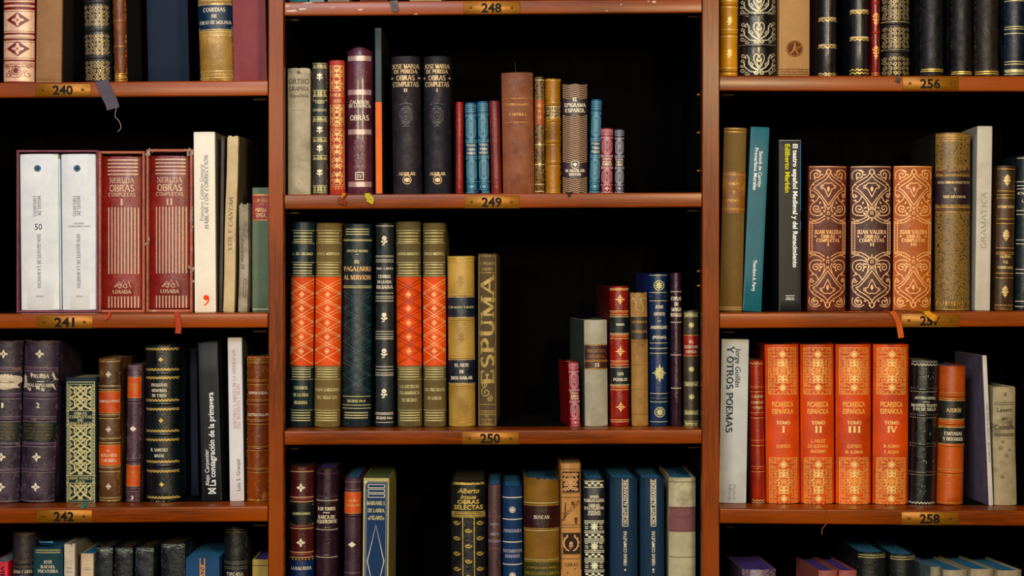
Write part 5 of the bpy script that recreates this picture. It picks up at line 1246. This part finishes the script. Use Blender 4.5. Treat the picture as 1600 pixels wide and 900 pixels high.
# ================================================================== shelf 257
b = BK('257', (1126, 1158.5), (1130, 1169), 199, CL('#7c6236', '#665028'), 'drab olive-tan book with scuffed brown label, leaning at the left end of shelf 257', shape='soft', bulge=.004, side_m=CL('#5c4a2a'))
b.line(206, 1.2, GOLD2, -.95, .95); b.line(201, .8, GOLD2, -.95, .95); b.patch(268, 333, WL('#7a4c1c', '#5c3612', wear='#b07c38', sc=30), 1.0)
b.dots(271, .7, 2.8, GOLD2); b.dots(328, .7, 2.8, GOLD2); b.line([273, 326], .7, GOLD2)
for s, v, w in (('OBRAS', 287, .5), ('Y', 300, .1), ('POEMAS', 313, .55)): b.text(s, v, 4, w, GOLD2)
b.end(); b.line([480, 483], 1.2, mat('ink', '#b09a6c'), -.95, .95)
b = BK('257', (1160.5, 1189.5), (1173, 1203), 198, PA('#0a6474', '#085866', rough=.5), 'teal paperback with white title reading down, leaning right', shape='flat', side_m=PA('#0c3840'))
b.vtext('Santob de Carrión', 236, 292, 5.6, m=WHITE, u=.22, bold=.5, f='sans'); b.vtext('Proverbios Morales', 231, 297, 6, m=WHITE, u=-.28, bold=.6); b.vtext('Theodore A. Perry', 406, 455, 5.6, m=WHITE, u=.1, bold=.6)
b = BK('257', (1217, 1251.5), (1216.5, 1252.5), 218, PA('#0b0f15', '#080b10', rough=.5), 'black paperback with white and yellow blackletter title', shape='flat', rag=.0006)
YE = mat('ink', '#c8c02c')
b.vtext('El teatro español Medieval y del Renacimiento', 225, 418, 7.5, m=WHITE, u=.48, bold=1.0); b.vtext('Edilberto Marbán', 225, 301, 7.5, m=YE, u=-.22, bold=1.0)
b.line([462, 468], .8, WHITE, -.4, .4); b.text('albatros', 465, 3.4, .36, WHITE, 'sans')
b.vline(.93, 222, 330, 1.6, mat('ink', '#2e6e90')); b.vline(.93, 345, 360, 1.6, mat('ink', '#2e6e90')); b.line(219.5, 1.2, mat('paper', '#8a8f8c'), -.98, .98)
def mir(b, z, sy, pts, th, m):
    W_ = b.hw*.93/b.px
    for e in (-1, 1): b.rib(0, z, [(e*x*W_, -sy*y_) for x, y_ in pts], th, m)
def arabesque(b, v0, v1, m, flip=False, star=True):
    """scrolling strapwork between a top and the title cartouche; v0 the far edge, v1 the cartouche edge"""
    z = b.vz(v0); H = (v1-v0); W_ = b.hw*.93/b.px
    def sm(p):
        out = []
        for i in range(len(p)-1):
            p0 = p[max(0, i-1)]; p1 = p[i]; p2 = p[i+1]; p3 = p[min(len(p)-1, i+2)]
            for j in range(3):
                t = j/3; out.append(tuple(.5*(2*p1[k]+(-p0[k]+p2[k])*t+(2*p0[k]-5*p1[k]+4*p2[k]-p3[k])*t*t+(-p0[k]+3*p1[k]-3*p2[k]+p3[k])*t**3) for k in (0, 1)))
        return out+[p[-1]]
    for pts, th in (([(1, .40), (.86, .29), (.5, .2), (.2, .13), (.08, .02)], 1.2), ([(.82, .38), (.66, .32), (.4, .26), (.16, .2), (0, .13)], 1.2),
                    ([(.82, .38), (.6, .42), (.28, .56), (0, .70)], 1.2), ([(1, .40), (.7, .45), (.38, .58), (.04, .76)], 1.0),
                    ([(.5, .52), (.3, .62), (.2, .72), (.16, .8)], 1.0), ([(.5, .52), (.62, .6), (.72, .63), (.95, .6)], 1.2), ([(.72, .63), (.92, .7), (.97, .8), (.85, .88), (.5, .9), (.3, .86)], 1.3),
                    ([(1, .95), (.8, .99), (.5, .97), (.2, .9)], 1.2), ([(1, 1.04), (.82, 1.05), (.5, 1.03), (.18, .96)], 1.2),
                    ([(.95, .4), (.98, .48), (.9, .56), (.78, .5)], 1.1), ([(.96, .2), (.99, .1), (.85, .03), (.6, .02), (.4, .06)], 1.1), ([(0, .12), (.14, .05), (0, 0)], 1.1),
                    ([(0, .28), (.16, .27), (.3, .31), (.34, .37), (.22, .38), (.14, .44), (0, .54)], 1.2), ([(.3, .31), (.42, .33), (.4, .38)], 1.1)):
        mir(b, z, H, sm(pts), th, m)
    for e in (-1, 1):
        b.spiral(0, z, e*.66*W_, -H*.11, W_*.24, 1.4, 90, e*(1 if H > 0 else -1), 1.5, m); b.spiral(0, z, e*.64*W_, -H*.76, W_*.24, 1.5, 200 if e > 0 else -20, e*(1 if H > 0 else -1), 1.5, m)
        b.spiral(0, z, e*.86*W_, -H*.51, W_*.12, 1.2, 0, e, 1.2, m)
        for (x, y_, a, l) in ((.5, .68, 60, 5), (.42, .76, 20, 5), (.46, .84, -30, 5), (.85, .63, 70, 4), (.8, .16, -60, 5), (.42, .12, 20, 4), (.9, .3, 0, 4)):
            b.petal(0, z, e*x*W_, -H*y_, 180-a if e > 0 else a, l, 2.2, m)
        # dotted inner rope of the V and arch
        for t in range(7):
            x = .72-.1*t; y_ = .375+.045*t; b.fill(0, z, [(e*x*W_-.7, -H*y_), (e*x*W_, -H*y_-.7), (e*x*W_+.7, -H*y_), (e*x*W_, -H*y_+.7)], m)
    s_ = 1 if H > 0 else -1
    for k in range(10 if star else 6):
        a = 90+k*(36 if star else 60); r = (9.5 if star else 7)
        ca, sa = math.cos(math.radians(a)), math.sin(math.radians(a)); c2, s2 = math.cos(math.radians(a+14)), math.sin(math.radians(a+14)); c3, s3 = math.cos(math.radians(a-14)), math.sin(math.radians(a-14))
        b.rib(0, z, [(6*c3, -H*.86+6*s3), (r*ca*1.2, -H*.86+r*sa*1.35), (6*c2, -H*.86+6*s2)], 1.3, m)
    b.rib(0, z, [(-1.6, -H*.86-2), (-1.6, -H*.86+3), (1.6, -H*.86+3), (1.6, -H*.86-2)], 1.2, m)
    b.petal(0, z, 0, -H*.33, -90*s_, 9, 4, m)
for i, (bx, tx, col, c2, cm, lb) in enumerate((((1264, 1321.5), (1263.5, 1326), '#5a2418', '#40160f', mat('gilt', '#eab088', metal=.15, worn=.85), 'red-brown arabesque volume with copper tooling, marked I, beside the black paperback'),
        ((1331, 1393.5), (1329, 1395.5), '#421a18', '#2e100f', mat('gilt', '#f0cca4', metal=.15, worn=.85), 'dark maroon arabesque volume marked II, with an orange ribbon below it'),
        ((1397, 1456.5), (1397.5, 1459), '#9a5220', '#7a3c14', mat('gilt', '#f6c088', metal=.15, worn=.88), 'lightest orange-brown arabesque volume, marked III, with a yellow ribbon'))):
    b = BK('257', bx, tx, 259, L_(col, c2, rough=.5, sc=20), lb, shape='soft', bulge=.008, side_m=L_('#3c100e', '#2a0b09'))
    arabesque(b, 264, 345, cm, star=(i == 1)); arabesque(b, 481, 398, cm, star=(i == 1))
    for u in (.93, .8): b.vline(u, 346, 397, 1.1, cm); b.vline(-u, 346, 397, 1.1, cm)
    for v in range(348, 397, 4): b.orn('solidlozenge', v, 1.8, cm, u=.865); b.orn('solidlozenge', v, 1.8, cm, u=-.865)
    for e in (-1, 1): b.line(346, 1.1, cm, .6*e, .93*e); b.line(397, 1.1, cm, .6*e, .93*e)
    for s, v, h, w in (('JUAN VALERA', 362.5, 6.4, .70), ('OBRAS', 369.5, 5, .36), ('COMPLETAS', 375.5, 5.2, .60), ('I'*(i+1), 382, 5, .06+.05*i)): b.text(s, v, h, w, cm, bold=.5)
    for e in (-1, 1): b.petal(b.hw*.58*e, b.vz(369.5), 0, 0, 90-90*e, 4, 2.4, cm)
    b.line(260.5, 1, cm)
    OC = CL('#c8622c', '#a84a1c')
    if i == 0: b.ribbon([(1316, None, .055), (1322, None, .02), (1333, None, .012), (1350, None, .016)], 3.5, OC)
    if i == 1: b.ribbon([(1382, None, .055), (1386, None, .02), (1390, None, .001), (1397, 491, -.003), (1403, 502, -.0035), (1406, 514, -.004), (1408, 528, -.005)], 8, OC, wid=lambda t: .85+.3*t)
    if i == 2: b.ribbon([(1436, None, .055), (1440, None, .02), (1445, None, .001), (1451, 491, -.0045), (1458, 496, -.0075), (1465, 498, -.007)], 9, CL('#d89a3c', '#b87c28'), wid=lambda t: .8+.5*t)
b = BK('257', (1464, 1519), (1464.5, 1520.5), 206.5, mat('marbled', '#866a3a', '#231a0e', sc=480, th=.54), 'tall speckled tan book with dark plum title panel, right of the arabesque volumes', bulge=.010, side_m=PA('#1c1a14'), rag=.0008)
b.line([211, 213, 216, 220], .8, GOLD2); b.line([268.5, 328], 5, L_('#3a1c18', '#281210')); b.line([267, 270, 324, 328, 331], .9, GOLD2)
b.patch(276, 319, L_('#24101a', '#180a11'), .99); b.text('DOS OBRAS DIDACTICAS', 285, 3.6, .88, GOLD, bold=.4); b.text('Y', 296, 4.4, .08, GOLD); b.text('DOS LEYENDAS', 307.5, 3.8, .62, GOLD, bold=.4); b.end()
b.dots(274, .7, 2.6, GOLD2); b.dots(322, .7, 2.6, GOLD2)
for i in range(13): b.vline(-.9+i*.15, 470, 477, .8 if i % 3 else 1.6, GOLD2)
b.line([483.5], .8, GOLD2)
b = BK('257', (1523, 1547), (1527.5, 1550.5), 197, PA('#c4c1b4', '#b2aea0'), 'blank white-grey tall book with faint vertical lettering', shape='flat', yaw=-2.5, depth=.11)
b.vtext('GRAMATICA', 300, 388, 8, up=True, m=mat('ink', '#a09c8e'), f='serif', u=0)
b = BK('257', (1555, 1585), (1560, 1588.5), 258.5, L_('#3e2814', '#2a1a0d', rough=.4), 'brown leather book with gold fir-shaped ornaments, beside the white one', shape='soft', bulge=.006)
b.bands([301, 346, 391, 431, 481], 4)
for v in (264, 298.5, 304, 309, 342, 349, 387.5, 394, 397, 427, 434, 477, 480, 483): b.line(v, 1, GOLD2)
for v in (282, 368, 456): b.orn('fir', v, 18, GOLD); b.orn('lozenge', v, 13, GOLD)
b.text('MATILDE MUÑOZ', 323, 3.8, .88, GOLD, bold=.4)
for s, v, w in (('LA ÓPERA', 401, .56), ('Y EL', 409.5, .26), ('TEATRO REAL', 418, .84)): b.text(s, v, 3.8, w, GOLD, bold=.4)
b = BK('257', (1588.5, 1622), (1592, 1625), 243, L_('#0c1c20', '#081215', rough=.4), 'very dark green book with pale gold flowers at the right edge of shelf 257', shape='round', bulge=.008)
b.bands([287, 332, 378, 424, 475], 4.5)
for v in (247, 284, 290, 295, 329, 335, 375, 381, 421, 427, 471, 479): b.line(v, 1, PALE)
for v in (268, 355, 401, 448): b.orn('rose', v, 13, PALE, u=-.1)
b.text('ENRIQUE', 302, 4, .9, PALE); b.text('LA GRAN', 314, 4.4, .6, PALE)

# ================================================================== shelf 258
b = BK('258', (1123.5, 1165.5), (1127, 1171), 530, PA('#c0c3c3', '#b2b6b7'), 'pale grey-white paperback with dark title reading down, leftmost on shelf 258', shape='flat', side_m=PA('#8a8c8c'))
NV = mat('ink', '#2b3c4c'); b.vtext('Jorge Guillén', 543, 604, 8.5, m=NV, u=.24, slant=.2, f='sans', bold=.4); b.vtext('Y OTROS POEMAS', 542, 676, 10, m=NV, f='serif', u=-.36, bold=.8)
b.vtext('Muchnik', 757, 782, 5, m=GREYINK, f='sans', u=.12); b.vtext('Editores', 757, 782, 5, m=GREYINK, f='sans', u=-.18)
b = BK('258', (1176, 1197), (1172, 1194), 563, L_('#8e2c10', '#6c1d0a', coat=.35, rough=.3, sc=26), 'slim rust-red ribbed book between the grey paperback and the orange-red set', bulge=.006)
b.bands([608, 649, 692, 733], 4.5, rise=.0016); b.line([604.5, 612, 645, 653, 688, 696, 729, 737], .9, COPPER)
for s, v, w in (('L. DE RUEDA', 619.5, .8), ('COMEDIAS', 629, .86), ('Y PASOS', 637, .66)): b.text(s, v, 3.8, w, GOLD, bold=.5)
b.wave(568, 1.2, 5, 1, KN); b.wave(782, 1.2, 5, 1, KN); b.wave(786, 1.2, 5, 1, KN)
RED = L_('#bc4c16', '#a43c10', rough=.38, grain=1200, spec=.35); PG = mat('gilt', '#f2b474', worn=.85, metal=.15); PGC = mat('gilt', '#f8dc9c', worn=.85, metal=.25)
def ornament_panel(b, v0, v1):
    b.rect(v0, v1, .80, .9, PG); W_ = b.hw*.78/b.px; cv = (v0+v1)/2; z = b.vz(cv); H = (v1-v0)/2
    b.filigree(v0+1, v1-1, .78, PG, 4.6, .75, seed=21)
    FB = b.m
    b.fill(0, z, [(9*math.cos(math.radians(a)), 9*math.sin(math.radians(a))) for a in range(0, 360, 45)], FB)
    b.cur = (b.cover, '')
    star = []
    for k in range(17): a = math.radians(k*22.5+11.25); r = 10.5 if k % 2 else 7.5; star.append((r*math.cos(a), r*math.sin(a)))
    b.rib(0, z, star, 1.1, PGC); b.rib(0, z, arc(0, 0, 4, 4, 0, 360, 8), 1, PG); b.orn('asterisk', cv, 5, PG)
    for e in (-1, 1):
        f = -e*H*.72; vv = cv-f
        b.orn('rosette', vv, 9, PGC)
        for a in range(0, 360, 30): 
            l = 14 if a % 180 == 0 else 11; b.petal(0, b.vz(vv), 5*math.cos(math.radians(a)), 5*math.sin(math.radians(a)), a, l if abs(math.sin(math.radians(a))) < .6 else 6, 3, b.m); b.rib(0, b.vz(vv), [(5*math.cos(math.radians(a)), 5*math.sin(math.radians(a))), ((5+l*.8)*math.cos(math.radians(a)), (5+(l if abs(math.sin(math.radians(a))) < .6 else 6)*.8)*math.sin(math.radians(a)))], .9, PG)
        m_ = cv-(-e)*H*.36
        for dx in (-3.5, 3.5):
            for dy in (-2.5, 2.5): b.rib(0, b.vz(m_), arc(dx, dy, 3, 2.6, 0, 360, 8), 1.2, PGC)
        b.rib(0, b.vz(m_), [(0, -7), (0, 7)], 1.2, PGC)
    b.cur = None
PIC = (((1199.5, 1250.5), (1194.5, 1250.5), 'I', (('QUEVEDO', 697, .42),), 'orange-red volume marked I, leftmost of the matching set on shelf 258'),
       ((1252.5, 1305.5), (1251.5, 1304.5), 'II', (('L. VELEZ', 689, .42), ('DE GUEVARA', 697, .6), ('ANONIMO', 705, .46)), 'orange-red volume marked II of the matching set on shelf 258'),
       ((1308, 1362), (1306, 1363.5), 'III', (('QUEVEDO', 697, .42), ('M. ALEMAN', 706, .48)), 'orange-red volume marked III of the matching set on shelf 258'),
       ((1366, 1419.5), (1365, 1423), 'IV', (('M. ALEMAN', 697, .44), ('F. ROJAS', 706, .40)), 'orange-red volume marked IV, rightmost of the matching set on shelf 258'))
for bx, tx, num, au, lb in PIC:
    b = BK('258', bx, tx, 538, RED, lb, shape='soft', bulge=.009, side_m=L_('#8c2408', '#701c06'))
    ornament_panel(b, 543.5, 616); ornament_panel(b, 715.5, 789.5)
    b.text('PICARESCA', 631.5, 8.5, .62, PG, 'sans', bold=.8); b.text('ESPAÑOLA', 642.5, 8, .62, PG, 'sans', bold=.8)
    b.text('TOMO', 660.5, 5.4, .40, PGC, bold=.4); b.text(num, 671, 10, {'I': .09, 'II': .22, 'III': .36, 'IV': .26}[num], PGC, bold=1)
    for s, v, w in au: b.text(s, v, 5.4, w, PG, 'sans', bold=.6)
ALL[-3].ribbon([(1288, None, .055), (1289, None, .02), (1290, None, .001), (1291, 797, -.0025), (1290, 806, -.0025), (1291, 818, -.0025), (1285, 826, -.003), (1284, 835, -.004)], 1.1, mat('ink', '#8c4a34'), name='loose_thread')
ALL[-3].ribbon([(1284, None, .05), (1287, None, .03), (1290, None, .016), (1294, None, .011)], 6, CL('#c8401a'), wid=lambda t: .8+.4*math.sin(9*t))
b = BK('258', (1421.5, 1464.5), (1426, 1469.5), 562.5, L_('#0d1418', '#06090c', coat=.55, rough=.22), 'glossy black ribbed book with white zigzag edging and capitals, on shelf 258', bulge=.010, rag=.0008)
b.bands([609, 650, 695, 739.5], 5, rise=.0016)
for v in (570, 786): b.wave(v, 1.2, 5, 1.4, SILV)
for v in (607, 612, 648, 652.5, 693, 697, 737.5, 742): b.dots(v, .8, 2.8, SILV)
b.text('ANTONIO ESPINA', 622, 4, .74, SILV, bold=.3); b.line(628, 1.1, SILV, -.15, .3)
for s, v, w in (('MADRID TEATRO', 633.5, .92), ('FIN DE SIGLO', 639.5, .8)): b.text(s, v, 4.6, w, SILV, bold=.4)
rnd = random.Random(13)
for i in range(18): b.rib(b.hw*rnd.gauss(.15, .25), b.vz(rnd.choice((585, 588, 676, 720, 765))+rnd.uniform(-6, 6)), [(0, 0), (rnd.uniform(-2, 2), rnd.uniform(1, 4))], rnd.uniform(.5, 1.2), mat('paper', '#8c9494'))
b.block(563.5, 567, PA('#7c7c78', '#4a4c4c'), -.95, .9)
b = BK('258', (1466.5, 1508.5), (1471.5, 1513), 571.5, L_('#aa5220', '#843a14', sc=22, coat=.2, rough=.35), 'burnt orange leather book with two black title panels, right of the glossy black one', bulge=.010, rag=.0006, pages=PBLUE)
b.bands([618.5, 662, 696, 738], 5, rise=.0017); b.line([614, 623, 657.5, 666, 698, 734, 742, 786], .9, GOLD2)
b.patch(625, 656, L_('#10120f', '#090b09'), .99, GOLD); b.text('AZORÍN', 641, 6, .54, GOLD, bold=.4); b.end()
b.patch(667, 695, WL('#151810', '#0b0d09', wear='#5c6048'), .99, GOLD); b.text('FANTASIAS', 677.5, 5.6, .64, PALE, bold=.4); b.text('Y DEVANEOS', 686, 5.4, .72, PALE, bold=.4); b.end()
b = BK('258', (1545, 1552.5), (1534.5, 1542), 555, PA('#cfc9c6', '#bfb9b8'), 'thin lilac-grey pamphlet leaning left with its front cover showing', shape='flat', yaw=3, side_m=PA('#6a6478', '#5c566a'), depth=.13, pages=PGREY)
b.vtext('VARIOS AUTORES DE ANDALUCIA * OBRAS COMPLETAS', 630, 722, 3, m=GREYINK, f='serif')
b = BK('258', (1556, 1588), (1550, 1590), 604.5, PA('#a89e82', '#8c8268', stain='#625a46'), 'worn vellum book with handwritten title, rightmost on shelf 258', shape='soft', bulge=.005, rag=.0015, warp=.0006, yaw=2)
VI = mat('ink', '#3a3428'); b.text('g', 614, 6, .12, VI, 'sans'); b.line([629, 632], .7, VI, -.85, .85)
b.text('Laverc', 640, 7, .68, VI, 'sans', bold=.4); b.text('en', 653.5, 5.4, .26, VI, 'sans', bold=.4); b.text('Castella', 667, 7.5, .9, VI, 'sans', bold=.4); b.line([678, 680.5], 1.2, VI, -.85, .85)
for (x, v, s_) in ((-.4, 700, 9), (.1, 712, 7), (-.2, 690, 6), (-.3, 745, 8), (.4, 703, 6)): b.orn('asterisk', v, s_, mat('paper', '#7c745c'), u=x)

# ================================================================== bottom row, right bay
b = BK('low_r', (1161, 1215), None, 890, mat('marbled', '#8a7488', '#2c1c30', sc=400, th=.5), 'speckled book with violet-lit top at the left of the bottom row, right bay', shape='soft', bulge=.009, pages=PPURPLIT, yaw=4)
b = BK('low_r', (1279, 1309.5), None, 891.5, PA('#9c5a5c', '#7c4448'), 'pinkish brown book with violet-lit top, left of two alike', shape='soft', bulge=.003, pages=PPURPLIT, yaw=6, depth=.12)
b = BK('low_r', (1311.5, 1340), None, 891.5, PA('#9c5a5c', '#7c4448'), 'pinkish brown book with violet-lit top, right of two alike', shape='soft', bulge=.003, pages=PPURPLIT, yaw=6, depth=.12)
for x0, x1, vt, lb in ((1342, 1388, 863, 'black leather book with double gold rule, left of the pair, bottom row'), (1393, 1434, 866, 'black leather book with double gold rule, right of the pair, bottom row')):
    b = BK('low_r', (x0, x1), None, vt, WL('#13181a', '#0a0d0e', wear='#3a3e3a', coat=.2), lb, bulge=.009, pages=PBLUE, yaw=3, rag=.0004)
    b.line([vt+4.5, vt+8], 1.2, KN, -.95, .95)
b = BK('low_r', (1455, 1472.5), None, 886, PA('#8a8678', '#736f62'), 'thin grey vellum book right of the two black ones, bottom row', shape='soft', bulge=.004, pages=PBLUE, yaw=10, side_m=PA('#5c7078', '#48585f'), depth=.12)
for x0, x1, vt, lb in ((1475.5, 1515, 891, 'cream-spined book with blue-lit top, left of three at the end of the bottom row'), (1518.5, 1556, 889.5, 'cream-spined book with blue-lit top, middle of three at the end of the bottom row'), (1560, 1600, 891.5, 'cream-spined book with blue-lit top, rightmost of three at the end of the bottom row')):
    b = BK('low_r', (x0, x1), None, vt, PA('#9c927c', '#857b66'), lb, shape='soft', bulge=.006, pages=PBLUE, yaw=9, depth=.12)

for b in ALL: b.finish()
